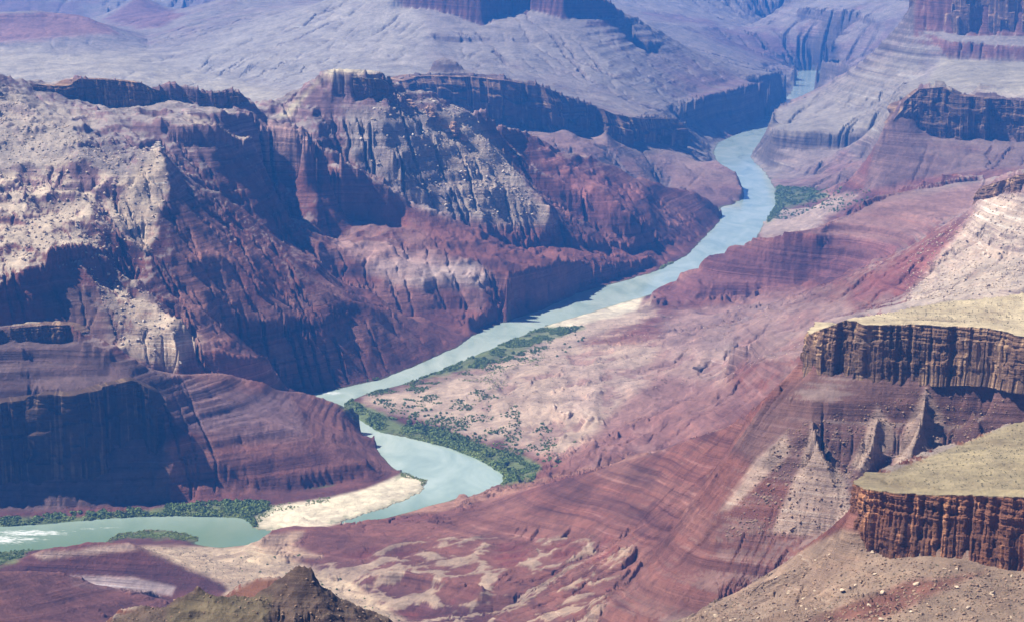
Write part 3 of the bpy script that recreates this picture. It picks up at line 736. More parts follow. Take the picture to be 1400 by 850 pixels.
def rock_material(name='layered_rock', band=1.0, use_attr=True, base=(.3, .2, .15), scale=1.0, bumpd=3.0):
    m, nt, b = nodes(name)
    b.inputs['Roughness'].default_value = 0.95
    if 'Specular IOR Level' in b.inputs: b.inputs['Specular IOR Level'].default_value = 0.15
    geo = N(nt, 'ShaderNodeNewGeometry'); sep = N(nt, 'ShaderNodeSeparateXYZ'); nt.links.new(geo.outputs['Position'], sep.inputs[0])
    x, y, z = sep.outputs
    if use_attr:
        at = N(nt, 'ShaderNodeAttribute'); at.attribute_name = 'ground'; basec = at.outputs['Color']; bw = at.outputs['Alpha']
    else:
        rgb = N(nt, 'ShaderNodeRGB'); rgb.outputs[0].default_value = (*base, 1); basec = rgb.outputs[0]; bw = None
    warp = N(nt, 'ShaderNodeTexNoise'); warp.inputs['Scale'].default_value = 0.0012; warp.inputs['Detail'].default_value = 3
    nt.links.new(geo.outputs['Position'], warp.inputs['Vector'])
    zs_ = math_(nt, 'MULTIPLY_ADD', x, 0.03, z)
    zs_ = math_(nt, 'MULTIPLY_ADD', y, -0.012, zs_)
    zs_ = math_(nt, 'MULTIPLY_ADD', math_(nt, 'MINIMUM', math_(nt, 'SUBTRACT', y, 4500.0), 0.0), 0.2, zs_)
    zs_ = math_(nt, 'MULTIPLY_ADD', warp.outputs['Fac'], 16.0, zs_)
    cmb = N(nt, 'ShaderNodeCombineXYZ')
    nt.links.new(math_(nt, 'MULTIPLY', x, 0.0012), cmb.inputs[0]); nt.links.new(math_(nt, 'MULTIPLY', y, 0.0012), cmb.inputs[1]); nt.links.new(math_(nt, 'MULTIPLY', zs_, 0.11 * scale), cmb.inputs[2])
    lay = N(nt, 'ShaderNodeTexNoise'); lay.inputs['Scale'].default_value = 1.0; lay.inputs['Detail'].default_value = 5; lay.inputs['Roughness'].default_value = 0.65
    nt.links.new(cmb.outputs[0], lay.inputs['Vector'])
    mult = ramp(nt, lay.outputs['Fac'], [(0.30, (.42, .36, .42)), (0.42, (.78, .74, .76)), (0.5, (1, 1, 1)), (0.60, (1.12, 1.02, .98)), (0.66, (1.55, 1.75, 1.85)), (0.72, (1.0, .92, .9))])
    fac = math_(nt, 'MULTIPLY', bw, band) if bw is not None else band
    c = mixn(nt, 'MULTIPLY', fac, basec, mult)
    # rubble speckle at several sizes
    sp = N(nt, 'ShaderNodeTexNoise'); sp.inputs['Scale'].default_value = 0.045 * scale; sp.inputs['Detail'].default_value = 8; sp.inputs['Roughness'].default_value = 0.75
    nt.links.new(geo.outputs['Position'], sp.inputs['Vector'])
    spm = ramp(nt, sp.outputs['Fac'], [(0.30, (.62, .62, .64)), (0.5, (1, 1, 1)), (0.68, (1.35, 1.33, 1.3))])
    c = mixn(nt, 'MULTIPLY', 0.8, c, spm)
    s2 = N(nt, 'ShaderNodeTexNoise'); s2.inputs['Scale'].default_value = 0.009 * scale; s2.inputs['Detail'].default_value = 7; s2.inputs['Roughness'].default_value = 0.7
    nt.links.new(geo.outputs['Position'], s2.inputs['Vector'])
    c = mixn(nt, 'MULTIPLY', 0.75, c, ramp(nt, s2.outputs['Fac'], [(0.34, (.62, .58, .58)), (0.5, (1, 1, 1)), (0.66, (1.32, 1.30, 1.25))]))
    nt.links.new(c, b.inputs['Base Color'])
    hsum = math_(nt, 'MULTIPLY_ADD', lay.outputs['Fac'], 1.2, math_(nt, 'MULTIPLY', sp.outputs['Fac'], 1.6))
    bp = N(nt, 'ShaderNodeBump'); bp.inputs['Strength'].default_value = 0.8; bp.inputs['Distance'].default_value = bumpd * 2
    nt.links.new(hsum, bp.inputs['Height']); nt.links.new(bp.outputs[0], b.inputs['Normal'])
    return m
M_rock = rock_material()

# ------------------------------------------------------------------ terrain mesh
nr, nc = H2.shape
co = np.stack([Xf, Yf, H2], -1)
ii = np.arange(nr * nc).reshape(nr, nc)
quads = np.stack([ii[:-1, :-1], ii[:-1, 1:], ii[1:, 1:], ii[1:, :-1]], -1)
fu, fv, fr, fz = U[:-1, :-1], V[:-1, :-1], Rf[:-1, :-1], H2[:-1, :-1]
PIECES = [('canyon_floor', None, 0, 0),
 ('far_hills', [(-9999,-9999),(9999,-9999),(9999,9999),(-9999,9999)], 9300, 1e9),
 ('ridge', [(-9999,60),(436,80),(1030,262),(990,300),(790,400),(632,462),(400,372),(217,205),(-9999,240)], 6350, 9300),
 ('ridge', [(-9999,150),(172,220),(215,190),(430,340),(636,455),(575,500),(428,536),(385,520),(250,512),(150,500),(-9999,430)], 5150, 6700),
 ('mesa', [(-9999,430),(100,434),(230,512),(330,512),(420,535),(512,578),(552,640),(450,678),(215,694),(-9999,706)], 4650, 5420),
 ('banded_hill', [(890,414),(990,336),(1115,316),(1260,250),(1430,225),(1340,300),(1200,372),(1060,402),(960,418)], 6950, 8400),
 ('rock_slope', [(9999,180),(1400,225),(1345,250),(1230,345),(1040,425),(1100,470),(9999,470)], 4700, 6600),
 ('cliff_bench', [(1180,272),(1200,170),(1240,110),(9999,110),(9999,235),(1250,262)], 8300, 9300),
 ('red_slope', [(350,745),(415,700),(700,672),(900,612),(1000,572),(1060,520),(9999,505),(9999,9999),(300,9999)], 2560, 4700),
 ('hill', [(-9999,740),(180,735),(320,815),(300,9999),(-9999,9999)], 2900, 4300),
 ('butte', [(1105,470),(1110,445),(1160,425),(1400,390),(9999,380),(9999,560),(1400,530),(1110,515)], 3150, 3760),
 ('butte', [(1160,760),(1170,650),(1233,620),(1400,570),(9999,550),(9999,9999),(700,9999),(930,846)], 1000, 2640),
 ('foreground_peak', [(-9999,700),(700,700),(700,9999),(-9999,9999)], 900, 2300)]
LABELS = {'canyon_floor': 'pale flats and low tan hills beside the river', 'far_hills': 'hazy blue cliffs and pale hills in the distance'}
lab = np.zeros(fu.shape, np.int8)
for k, (nm_, pl_, r0_, r1_) in enumerate(PIECES):
    if k: lab[inpoly(fu, fv, pl_) & (fr > r0_) & (fr < r1_)] = k
cf, cc_, bf = co.reshape(-1, 3), col.reshape(-1, 3), bandw.reshape(-1)
for k, (nm_, pl_, r0_, r1_) in enumerate(PIECES):
    q_ = quads[lab == k]
    if not len(q_): continue
    used = np.zeros(len(cf), bool); used[q_.ravel()] = True
    remap = np.cumsum(used) - 1
    me = grid_mesh(nm_, cf[used], remap[q_], cc_[used], bf[used]); me.materials.append(M_rock)
    o_ = bpy.data.objects.new(nm_, me); COL.objects.link(o_); tag(o_, LABELS.get(nm_), None, None, 'structure')

def height_at(th, sarr):
    """surface height by bilinear lookup"""
    c = np.interp(th, thf, np.arange(len(thf))); r = np.interp(sarr, sf, np.arange(len(sf)))
    c0 = np.clip(c.astype(int), 0, len(thf) - 2); r0 = np.clip(r.astype(int), 0, len(sf) - 2)
    a, b2 = c - c0, r - r0
    return (H2[r0, c0] * (1 - a) + H2[r0, c0 + 1] * a) * (1 - b2) + (H2[r0 + 1, c0] * (1 - a) + H2[r0 + 1, c0 + 1] * a) * b2

# ------------------------------------------------------------------ free-standing sandstone cliffs
def cliff_wall(name, pts, label, seed, step=1.1, rows=56, colw=(7, 26), depth=7.0, cap=.28, tint=1.0, capc=None):
    """pts: (u, v_top, v_bottom, r). A wall with buttresses, clefts and ledges standing on the butte's edge."""
    g = np.random.default_rng(seed)
    P3 = []
    for u, vt, vb, q in pts:
        th, s_, z = P(u, vt, q, True); r = math.exp(s_); zb_ = P(u, vb, r - 12, True)[2]
        P3.append((r * math.sin(th), r * math.cos(th), z, zb_))
    P3 = np.array(P3); seg = np.hypot(np.diff(P3[:, 0]), np.diff(P3[:, 1])); cum = np.concatenate([[0], np.cumsum(seg)])
    n = int(cum[-1] / step); t = np.linspace(0, cum[-1], n)
    x, y, zt_, zb_ = (np.interp(t, cum, P3[:, k]) for k in range(4))
    k = max(3, int(14 / step)); ker = np.hanning(k * 2 + 1); ker /= ker.sum()
    sm = lambda a: np.convolve(np.pad(a, k, mode='edge'), ker, 'valid')
    x, y, zt_, zb_ = sm(x), sm(y), sm(zt_), sm(zb_)
    tx, ty = np.gradient(x), np.gradient(y); l = np.hypot(tx, ty); tx /= l; ty /= l
    nx, ny = ty, -tx          # outward: right of travel
    # blocky buttresses on two levels
    def blocks(lo, hi, amp, soft):
        e = [0.0]
        while e[-1] < cum[-1] + 50: e.append(e[-1] + g.uniform(lo, hi))
        d = g.uniform(0, 1, len(e)) * amp
        i = np.clip(np.searchsorted(e, t) - 1, 0, len(e) - 1); v_ = d[i]
        kk = max(1, int(soft / step)); kr = np.ones(kk * 2 + 1) / (kk * 2 + 1)
        ed = np.min(np.abs(t[:, None] - np.array(e)[None]), 1)
        return np.convolve(np.pad(v_, kk, mode='edge'), kr, 'valid'), ed
    b1, e1 = blocks(colw[0] * 2, colw[1] * 2.2, depth * 1.5, 2.2)
    b2, e2 = blocks(colw[0] * .7, colw[1] * .6, depth * .45, 1.0)
    w = np.linspace(0, 1, rows)[:, None]
    H_ = (zt_ - zb_)[None]
    zz_ = zt_[None] - w * H_
    tier = .5 + .5 * np.cumsum(np.interp(np.arange(n) * step, np.linspace(0, n * step, 9), g.normal(size=9) * .0)) * 0
    w1, w2 = .30 + .10 * fbm(t[None] / 70, 0 * t[None] + seed, 2), .66 + .12 * fbm(t[None] / 50 + 9, 0 * t[None] + seed, 2)
    out = 4.0 + b1[None] * (.6 + .4 * sstep(0.02, .2, w)) * (1 - .35 * sstep(.7, 1, w)) + b2[None] * (1 - .6 * w)
    out = out + depth * .32 * sstep(-.015, .015, w - w1) + depth * .30 * sstep(-.02, .02, w - w2) * (fbm(t[None] / 35, 0 * t[None] + 2 * seed, 2) > -.15)
    # blocks fallen out between the joints
    bi = np.floor(t / (colw[0] * .9)); hb = np.floor(w * (5 + 3 * np.sin(bi * 12.9)[None]))
    out = out - depth * .28 * ((np.sin(bi[None] * 78.2 + hb * 37.7) * 43758.5 % 1) > .72)
    cleft = np.exp(-(e1[None] / 2.6) ** 2) * (4.5 + 3 * g.random(n)[None] * 0) + np.exp(-(e2[None] / 1.1) ** 2) * 1.8
    out = out - cleft * sstep(0.0, .12, w) * (0.6 + .4 * fbm(t[None] / 30 + seed, w * 3, 2))
    # ledges: strong near the cap, few below
    zl = zz_ + 1.5 * fbm(t[None] / 40, 0 * w + seed, 3)
    led = (np.floor(zl / 3.4) * 0.618 * 7.13 % 1.0)
    led2 = (np.floor(zl / 9.7 + .3) * 0.377 * 9.1 % 1.0)
    out = out + (led - .5) * 2.6 * np.where(w < cap, 1, .15) + (led2 - .5) * 1.6 * (0.4 + fbm(t[None] / 60, 0 * w + seed + 4, 2))
    out = out + 2.2 * fbm(t[None] / 16 + 3, zz_ / 22 + seed, 4) + .8 * fbm(t[None] / 3.5, zz_ / 4, 3)
    out = out + 9 * w ** 3 * .5          # slightly spreading foot
    out = np.maximum(out, 1.2)
    Xw = x[None] + nx[None] * out; Yw = y[None] + ny[None] * out
    # cap rows turning inward over the flat top, foot rows sunk into the talus
    kin = max(1.0, step / 1.5)
    rowsX = [x - nx * 27 * kin, x - nx * 20 * kin, Xw[0]]; rowsY = [y - ny * 27 * kin, y - ny * 20 * kin, Yw[0]]
    rowsZ = [zt_ - 2.2, zt_ + 0.6 + 1.0 * fbm(t / 9, t * 0 + seed, 3), zt_ + .4]
    Xa = np.vstack(rowsX + [Xw[1:]] + [Xw[-1:] + nx * 3]); Ya = np.vstack(rowsY + [Yw[1:]] + [Yw[-1:] + ny * 3])
    Za = np.vstack(rowsZ + [zz_[1:]] + [zz_[-1:] - 14])
    c3 = np.stack([Xa, Ya, Za], -1); m_, n_ = Xa.shape
    i_ = np.arange(m_ * n_).reshape(m_, n_)
    q_ = np.stack([i_[:-1, :-1], i_[1:, :-1], i_[1:, 1:], i_[:-1, 1:]], -1).reshape(-1, 4)
    WW = np.vstack([np.zeros((3, 1)), w[1:], [[1.0]]]) + 0 * Xa
    tt_ = t[None] + 0 * Xa
    streak = fbm(tt_ / 5 + seed, WW * 1.2, 4); blot = fbm(tt_ / 26, Za / 18 + seed, 4)
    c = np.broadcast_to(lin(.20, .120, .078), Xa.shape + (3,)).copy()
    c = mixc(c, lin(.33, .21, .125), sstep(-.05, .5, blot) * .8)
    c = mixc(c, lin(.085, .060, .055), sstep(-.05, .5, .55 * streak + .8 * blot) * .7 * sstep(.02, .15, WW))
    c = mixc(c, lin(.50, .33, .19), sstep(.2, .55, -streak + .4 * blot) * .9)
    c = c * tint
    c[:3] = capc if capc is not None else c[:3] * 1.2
    c = c * (1 + .12 * fbm(Xa / 9, Ya / 9, 3))[..., None]
    me_ = grid_mesh(name, c3.reshape(-1, 3), q_, c.reshape(-1, 3), np.full(m_ * n_, .35), smooth=False)
    me_.materials.append(M_rock)
    o = bpy.data.objects.new(name, me_); COL.objects.link(o); tag(o, label, None, None, 'structure'); return o
cliff_wall('cliff', [(1122,440,486,3500),(1113,456,504,3400),(1116,458,506,3378),(1124,450,508,3350),(1160,436,512,3330),(1190,443,514,3300),(1253,442,513,3290),(1300,444,514,3280),(1353,447,515,3250),(1400,458,524,3200),(1560,470,540,3120)], 'brown banded cliff below the pale flat butte top', 3, colw=(9, 24), depth=8, tint=.8, capc=lin(.50, .42, .27))
cliff_wall('cliff', [(1190,645,728,2290),(1178,656,738,2235),(1177,661,741,2205),(1186,665,744,2168),(1226,671,758,2140),(1253,673,761,2130),(1283,675,762,2120),(1333,675,766,2110),(1380,676,775,2095),(1400,677,780,2090),(1560,685,790,2050)], 'rust brown fluted cliff of the nearest butte', 8, step=.8, rows=64, colw=(5, 15), depth=5.5, cap=.4, tint=lin(.92, .68, .60), capc=lin(.30, .25, .15))
cliff_wall('cliff', [(1346,262,276,6040),(1352,254,274,5985),(1400,238,262,5900),(1560,222,252,5880)], 'lit broken cliff at the head of the tan slope', 6, step=3, rows=30, colw=(10, 30), depth=12)
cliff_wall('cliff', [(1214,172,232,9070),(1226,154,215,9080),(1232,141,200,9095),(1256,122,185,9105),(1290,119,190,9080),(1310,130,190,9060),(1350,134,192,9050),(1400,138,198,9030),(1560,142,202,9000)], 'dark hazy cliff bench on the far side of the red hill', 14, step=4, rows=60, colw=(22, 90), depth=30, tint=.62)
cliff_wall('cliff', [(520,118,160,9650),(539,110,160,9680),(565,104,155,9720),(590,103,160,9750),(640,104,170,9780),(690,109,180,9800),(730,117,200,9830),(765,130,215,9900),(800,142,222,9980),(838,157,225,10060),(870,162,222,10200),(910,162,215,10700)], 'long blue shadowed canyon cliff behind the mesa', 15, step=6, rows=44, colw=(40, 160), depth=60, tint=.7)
cliff_wall('cliff', [(40,114,130,7120),(62,117,139,7135),(85,118,142,7150),(105,108,143,7200),(150,109,146,7220),(190,113,147,7240),(207,122,147,7260),(215,124,147,7275),(250,127,149,7320),(290,127,149,7340),(325,126,147,7380),(338,138,152,7400)], 'dark brown caprock cliff on the west skyline', 16, step=3, rows=36, colw=(14, 50), depth=16, tint=.75)
cliff_wall('cliff', [(438,113,126,7655),(448,108,134,7645),(460,105,142,7635),(480,105,144,7628),(505,107,146,7632),(518,108,148,7642),(526,115,142,7680)], 'dark cliff under the cream coloured mesa top', 17, step=3, rows=36, colw=(18, 60), depth=16, tint=.8, capc=CREAM)
cliff_wall('cliff', [(-160,552,680,4885),(0,548,680,4873),(40,542,680,4878),(58,536,676,4853),(95,538,680,4848),(140,528,676,4870),(180,518,662,4885),(205,530,655,4890),(222,556,655,4880)], 'tall cliff over the lower river, tinted nearly black for shade', 18, step=2, rows=70, colw=(16, 60), depth=20, tint=.32, cap=.12)  # low tint puts the shade of this face into its rock colour
cliff_wall('cliff', [(-160,456,474,5045),(0,450,473,5034),(60,443,469,5044),(95,443,467,5039),(112,456,471,5014)], 'thin maroon cliff along the top of the dark near mesa', 19, step=2, rows=24, colw=(10, 34), depth=8, tint=.6)
cliff_wall('cliff', [(1266,-40,40,12050),(1263,-30,42,11900),(1300,-30,45,11750),(1340,-30,48,11700),(1400,-30,50,11650),(1560,-30,50,11600)], 'tall pink cliff wall in the haze', 12, step=5, rows=50, colw=(40, 120), depth=40, cap=.1)

# ------------------------------------------------------------------ loose rocks
def ico(sub=1):
    p = (1 + 5 ** .5) / 2
    v = [(-1, p, 0), (1, p, 0), (-1, -p, 0), (1, -p, 0), (0, -1, p), (0, 1, p), (0, -1, -p), (0, 1, -p), (p, 0, -1), (p, 0, 1), (-p, 0, -1), (-p, 0, 1)]
    f = [(0, 11, 5), (0, 5, 1), (0, 1, 7), (0, 7, 10), (0, 10, 11), (1, 5, 9), (5, 11, 4), (11, 10, 2), (10, 7, 6), (7, 1, 8), (3, 9, 4), (3, 4, 2), (3, 2, 6), (3, 6, 8), (3, 8, 9), (4, 9, 5), (2, 4, 11), (6, 2, 10), (8, 6, 7), (9, 8, 1)]
    v = [np.array(a) / np.linalg.norm(a) for a in v]
    for _ in range(sub - 1):
        nf, mid = [], {}
        def mp(a, b):
            k = (min(a, b), max(a, b))
            if k not in mid: m0 = v[a] + v[b]; v.append(m0 / np.linalg.norm(m0)); mid[k] = len(v) - 1
            return mid[k]
        for a, b, c in f:
            x1, y1, z1 = mp(a, b), mp(b, c), mp(c, a); nf += [(a, x1, z1), (b, y1, x1), (c, z1, y1), (x1, y1, z1)]
        f = nf
    return np.array(v), np.array(f)
def tri_mesh(name, v, f, smooth=False):
    me = bpy.data.meshes.new(name)
    me.vertices.add(len(v)); me.vertices.foreach_set('co', v.astype(np.float32).ravel())
    me.loops.add(len(f) * 3); me.loops.foreach_set('vertex_index', f.astype(np.int32).ravel())
    me.polygons.add(len(f)); me.polygons.foreach_set('loop_start', np.arange(0, len(f) * 3, 3, dtype=np.int32))
    me.polygons.foreach_set('use_smooth', np.full(len(f), smooth, bool)); me.update(calc_edges=True); return me
def chip(seed, sub=2):
    """angular block: a sphere cut by random planes"""
    g = np.random.default_rng(seed); v, f = ico(sub); v = v.copy()
    for _ in range(9):
        n = g.normal(size=3); n /= np.linalg.norm(n); d = g.uniform(.45, .75)
        k = v @ n; v -= np.outer(np.maximum(k - d, 0), n)
    return v * np.array([1, .8, .7]), f
def scatter(poly, n, rlo, rhi, seed, zmax=1e9, zmin=2.5, smax=9):
    """random ground points that show inside a sight polygon"""
    g = np.random.default_rng(seed); px = np.array(poly, float)
    ok = inpoly(fu, fv, poly) & (fr > rlo) & (fr < rhi) & (fz > zmin) & (fz < zmax) & (sl2[:-1, :-1] < smax)
    idx = np.argwhere(ok)
    if not len(idx): return np.zeros((0, 3))
    # equal density per ground area
    wgt = (fr[ok] ** 2); wgt = wgt / wgt.sum()
    j = idx[g.choice(len(idx), n, p=wgt)]
    s_ = sf[j[:, 0]] + g.random(n) * (sf[np.minimum(j[:, 0] + 1, len(sf) - 1)] - sf[j[:, 0]]); th = thf[j[:, 1]] + g.random(n) * cd
    z = height_at(th, s_); r = np.exp(s_)
    return np.stack([r * np.sin(th), r * np.cos(th), z], -1)
def rot(g):
    q = g.normal(size=4); q /= np.linalg.norm(q); a, b_, c, d = q
    return np.array([[a*a+b_*b_-c*c-d*d, 2*(b_*c-a*d), 2*(b_*d+a*c)], [2*(b_*c+a*d), a*a-b_*b_+c*c-d*d, 2*(c*d-a*b_)], [2*(b_*d-a*c), 2*(c*d+a*b_), a*a-b_*b_-c*c+d*d]])
def simple_mat(name, c1, c2, scale=.3, bump=1.0):
    m, nt, b = nodes(name); b.inputs['Roughness'].default_value = .95
    if 'Specular IOR Level' in b.inputs: b.inputs['Specular IOR Level'].default_value = .1
    geo = N(nt, 'ShaderNodeNewGeometry'); t = N(nt, 'ShaderNodeTexNoise'); t.inputs['Scale'].default_value = scale; t.inputs['Detail'].default_value = 5
    nt.links.new(geo.outputs['Position'], t.inputs['Vector'])
    nt.links.new(ramp(nt, t.outputs['Fac'], [(.3, c1), (.7, c2)]), b.inputs['Base Color'])
    bp = N(nt, 'ShaderNodeBump'); bp.inputs['Distance'].default_value = bump; nt.links.new(t.outputs['Fac'], bp.inputs['Height']); nt.links.new(bp.outputs[0], b.inputs['Normal'])
    return m
M_tan = simple_mat('tan_rock', (.40, .31, .22), (.62, .50, .37)); M_brown = simple_mat('brown_rock', (.20, .13, .09), (.36, .25, .17)); M_pale = simple_mat('pale_rock', (.50, .42, .34), (.72, .63, .52)); M_dark = simple_mat('dark_rock', (.10, .075, .07), (.17, .12, .10))
def rubble(name, areas, mat, seed, label):
    g = np.random.default_rng(seed); VV, FF = [], []; o = 0
    protos = [chip(100 + k, 1) for k in range(6)]
    for poly, n, rlo, rhi, lo, hi_ in areas:
        for p_ in scatter(poly, n, rlo, rhi, int(g.integers(1e6))):
            v, f = protos[int(g.integers(6))]; sz = lo * (hi_ / lo) ** (g.random() ** 2.2)
            v = (v * sz) @ rot(g).T * np.array([1, 1, .75]) + p_ + np.array([0, 0, sz * .25]); VV.append(v); FF.append(f + o); o += len(v)
    me = tri_mesh(name, np.vstack(VV), np.vstack(FF)); me.materials.append(mat)
    ob = bpy.data.objects.new(name, me); COL.objects.link(ob); tag(ob, label, 'rubble', None, 'stuff'); return ob
TALUS = [(1166,742),(1230,762),(1400,785),(1400,850),(930,850),(1000,818),(1100,770)]
CONES = [(1075,590),(1120,575),(1270,530),(1400,560),(1400,600),(1230,640),(1150,735),(985,735),(1000,690)]
WESTT = [(0,130),(110,180),(215,205),(235,260),(215,330),(190,380),(230,430),(262,470),(240,500),(160,470),(110,340),(0,370)]
DEBR = [(530,120),(640,150),(700,225),(750,300),(640,300),(560,270),(480,200)]
HSL = [(1345,275),(1400,262),(1400,400),(1240,412),(1230,360)]
rubble('rubble', [([(150,850),(200,822),(300,806),(372,806),(410,774),(470,818),(540,855),(540,1000),(140,1000)], 2600, 1500, 1800, .4, 2.2), (TALUS, 5200, 1800, 2500, .5, 3.0), (CONES, 3600, 2900, 3500, .8, 3.6)], M_brown, 21, 'loose brown rubble strewn over the near talus slopes')
rubble('rubble', [(WESTT, 3400, 5200, 7200, 1.2, 8), (DEBR, 2600, 7000, 8300, 2, 9), (HSL, 2200, 4900, 6200, 1.5, 6), ([(850,440),(1100,410),(1100,500),(700,560),(640,520)], 500, 4800, 7000, 1.2, 3.5)], M_tan, 22, 'pale tan rubble scattered over the debris slopes')
protos = []
for k in range(5):
    v, f = chip(300 + k, 2); me = tri_mesh('boulder', v, f); protos.append(me)
def boulders(poly, n, rlo, rhi, lo, hi_, seed, mat, label, group):
    g = np.random.default_rng(seed)
    meshes = []
    for me in protos:
        c = me.copy(); c.materials.clear(); c.materials.append(mat); meshes.append(c)
    for p_ in scatter(poly, n, rlo, rhi, seed):
        o = bpy.data.objects.new('boulder', meshes[int(g.integers(5))]); COL.objects.link(o)
        sz = lo * (hi_ / lo) ** (g.random() ** 1.5)
        o.location = (p_[0], p_[1], p_[2] + sz * .2); o.scale = (sz, sz * g.uniform(.7, 1), sz * g.uniform(.55, .9)); o.rotation_euler = (g.uniform(-.4, .4), g.uniform(-.4, .4), g.uniform(0, 6.28))
        tag(o, label, 'boulder', group)
boulders(TALUS, 60, 1800, 2450, 2.4, 5.5, 31, M_tan, 'angular tan boulder lying on the talus slope below the nearest butte', 'boulders on the near talus slope')
boulders([(1040,640),(1110,585),(1160,690),(1140,730),(1040,730)], 34, 2900, 3500, 3, 6.5, 32, M_brown, 'brown boulder resting on the talus cones below the dark cliff band', 'boulders on the talus cones')
boulders(DEBR, 60, 7000, 8250, 6, 14, 33, M_pale, 'pale boulder on the debris slope right of the flat topped mesa', 'pale boulders below the mesa')
boulders([(160,470),(213,424),(262,470),(250,500),(200,490)], 26, 5200, 5600, 4, 9, 34, M_pale, 'pale boulder on the tan debris cone above the near ridge', 'boulders on the debris cone')
boulders([(1250,340),(1345,285),(1400,300),(1400,390),(1250,405)], 40, 4900, 6200, 4, 9, 35, M_tan, 'tan boulder on the long slope behind the pale butte', 'boulders on the tan slope')

# pinnacles on the mesa's shoulder
def pinnacle(u, v, r, h_, w_, seed, label, mat):
    th, s_, z = P(u, v, r); r = math.exp(s_)
    zg = float(height_at(np.array([th]), np.array([s_]))[0])
    g = np.random.default_rng(seed); nseg, nh = 18, 16; vs, fs = [], []
    for j in range(nh):
        f_ = j / (nh - 1); rad = w_ * (1 - f_ * .8) ** .8 * (1 + .25 * g.uniform(-1, 1))
        for k in range(nseg):
            a = 2 * math.pi * k / nseg; rr = rad * (1 + .3 * math.sin(3 * a + seed) + .22 * g.uniform(-1, 1))
            vs.append((rr * math.cos(a), rr * math.sin(a) * .8, f_ * h_ - 8))
    vs.append((0, 0, h_ - 7)); vs = np.array(vs)
    for j in range(nh - 1):
        for k in range(nseg):
            a, b_ = j * nseg + k, j * nseg + (k + 1) % nseg; fs += [(a, b_, b_ + nseg), (a, b_ + nseg, a + nseg)]
    for k in range(nseg): fs.append(((nh - 1) * nseg + k, (nh - 1) * nseg + (k + 1) % nseg, len(vs) - 1))
    me = tri_mesh('rock_pinnacle', vs, np.array(fs)); me.materials.append(mat)
    o = bpy.data.objects.new('rock_pinnacle', me); COL.objects.link(o); o.location = (r * math.sin(th), r * math.cos(th), zg); tag(o, label, 'rock pinnacle', 'rock pinnacles on the mesa shoulder')
M_orange = simple_mat('orange_rock', (.36, .21, .14), (.52, .34, .24), .08, 3)
for k, (u, v, h_, w_, lb) in enumerate([(531,116,34,16,'dark narrow pinnacle just right of the pale mesa top'), (560,136,26,22,'low orange rock knob on the ridge, first right of the mesa'), (588,128,44,24,'broad orange rock pinnacle in the middle of the broken ridge'), (597,132,30,16,'small orange pinnacle leaning beside the broad one'), (620,130,52,26,'tallest orange rock tower at the right end of the broken ridge'), (632,146,30,22,'squat orange knob on the slope below the tallest tower')]):
    pinnacle(u, v, 7400, h_, w_, 40 + k, lb, M_orange if k else M_dark)
pinnacle(217, 208, 6290, 26, 20, 61, 'pale rock tip crowning the tan cone shaped ridge', M_pale)
v, f = chip(77, 3); me = tri_mesh('rock_knoll', v * np.array([1, .8, .55]), f); me.materials.append(M_dark)
o = bpy.data.objects.new('rock_knoll', me); COL.objects.link(o); th, s_, z = P(956, 514, 72); o.scale = (30, 26, 22); r = math.exp(s_)
o.location = (r * math.sin(th), r * math.cos(th), float(height_at(np.array([th]), np.array([s_]))[0])); tag(o, 'small dark rock knoll standing alone on the pale flats', 'rock knoll')

# ------------------------------------------------------------------ shrubs along the water
def foliage_mat(name, c1, c2):
    m = simple_mat(name, c1, c2, .25, .5); return m
M_veg = foliage_mat('shrub_leaves', (.09, .15, .045), (.21, .28, .09)); M_veg2 = foliage_mat('willow_leaves', (.18, .25, .07), (.34, .40, .13))
def tuft(seed, nl=26):
    """leafy clump: many small leaf faces through a rounded volume"""
    g = np.random.default_rng(seed); V_, F_ = [], []
    for k in range(nl):
        d = g.normal(size=3); d /= np.linalg.norm(d); c = d * g.random() ** .4 * np.array([1, 1, .7]) + np.array([0, 0, .55])
        a = g.normal(size=3); a /= np.linalg.norm(a); b_ = np.cross(a, d); b_ /= np.linalg.norm(b_) + 1e-6; sz = g.uniform(.3, .55)
        o = len(V_); V_ += [c + a * sz, c - a * sz * .5 + b_ * sz, c - a * sz * .5 - b_ * sz]; F_.append((o, o + 1, o + 2))
    return np.array(V_), np.array(F_)
def shrubbery(name, areas, mat, seed, label):
    g = np.random.default_rng(seed); pr = [tuft(500 + k) for k in range(8)]; VV, FF, o = [], [], 0
    for poly, n, lo, hi_, gap in areas:
        pts = scatter(poly, n, 4000, 10500, int(g.integers(1e6)), zmin=-.2, smax=.8)
        keep = fbm(pts[:, 0] / 45 + 7, pts[:, 1] / 60, 3) > gap
        for p_ in pts[keep]:
            v, f = pr[int(g.integers(8))]; sz = lo + (hi_ - lo) * g.random() ** 2; a = g.uniform(0, 6.28)
            R2 = np.array([[math.cos(a), -math.sin(a), 0], [math.sin(a), math.cos(a), 0], [0, 0, 1]])
            VV.append((v * sz) @ R2.T + p_); FF.append(f + o); o += len(v)
    me = tri_mesh(name, np.vstack(VV), np.vstack(FF)); me.materials.append(mat); ob = bpy.data.objects.new(name, me); COL.objects.link(ob); tag(ob, label, 'shrubs', None, 'stuff')
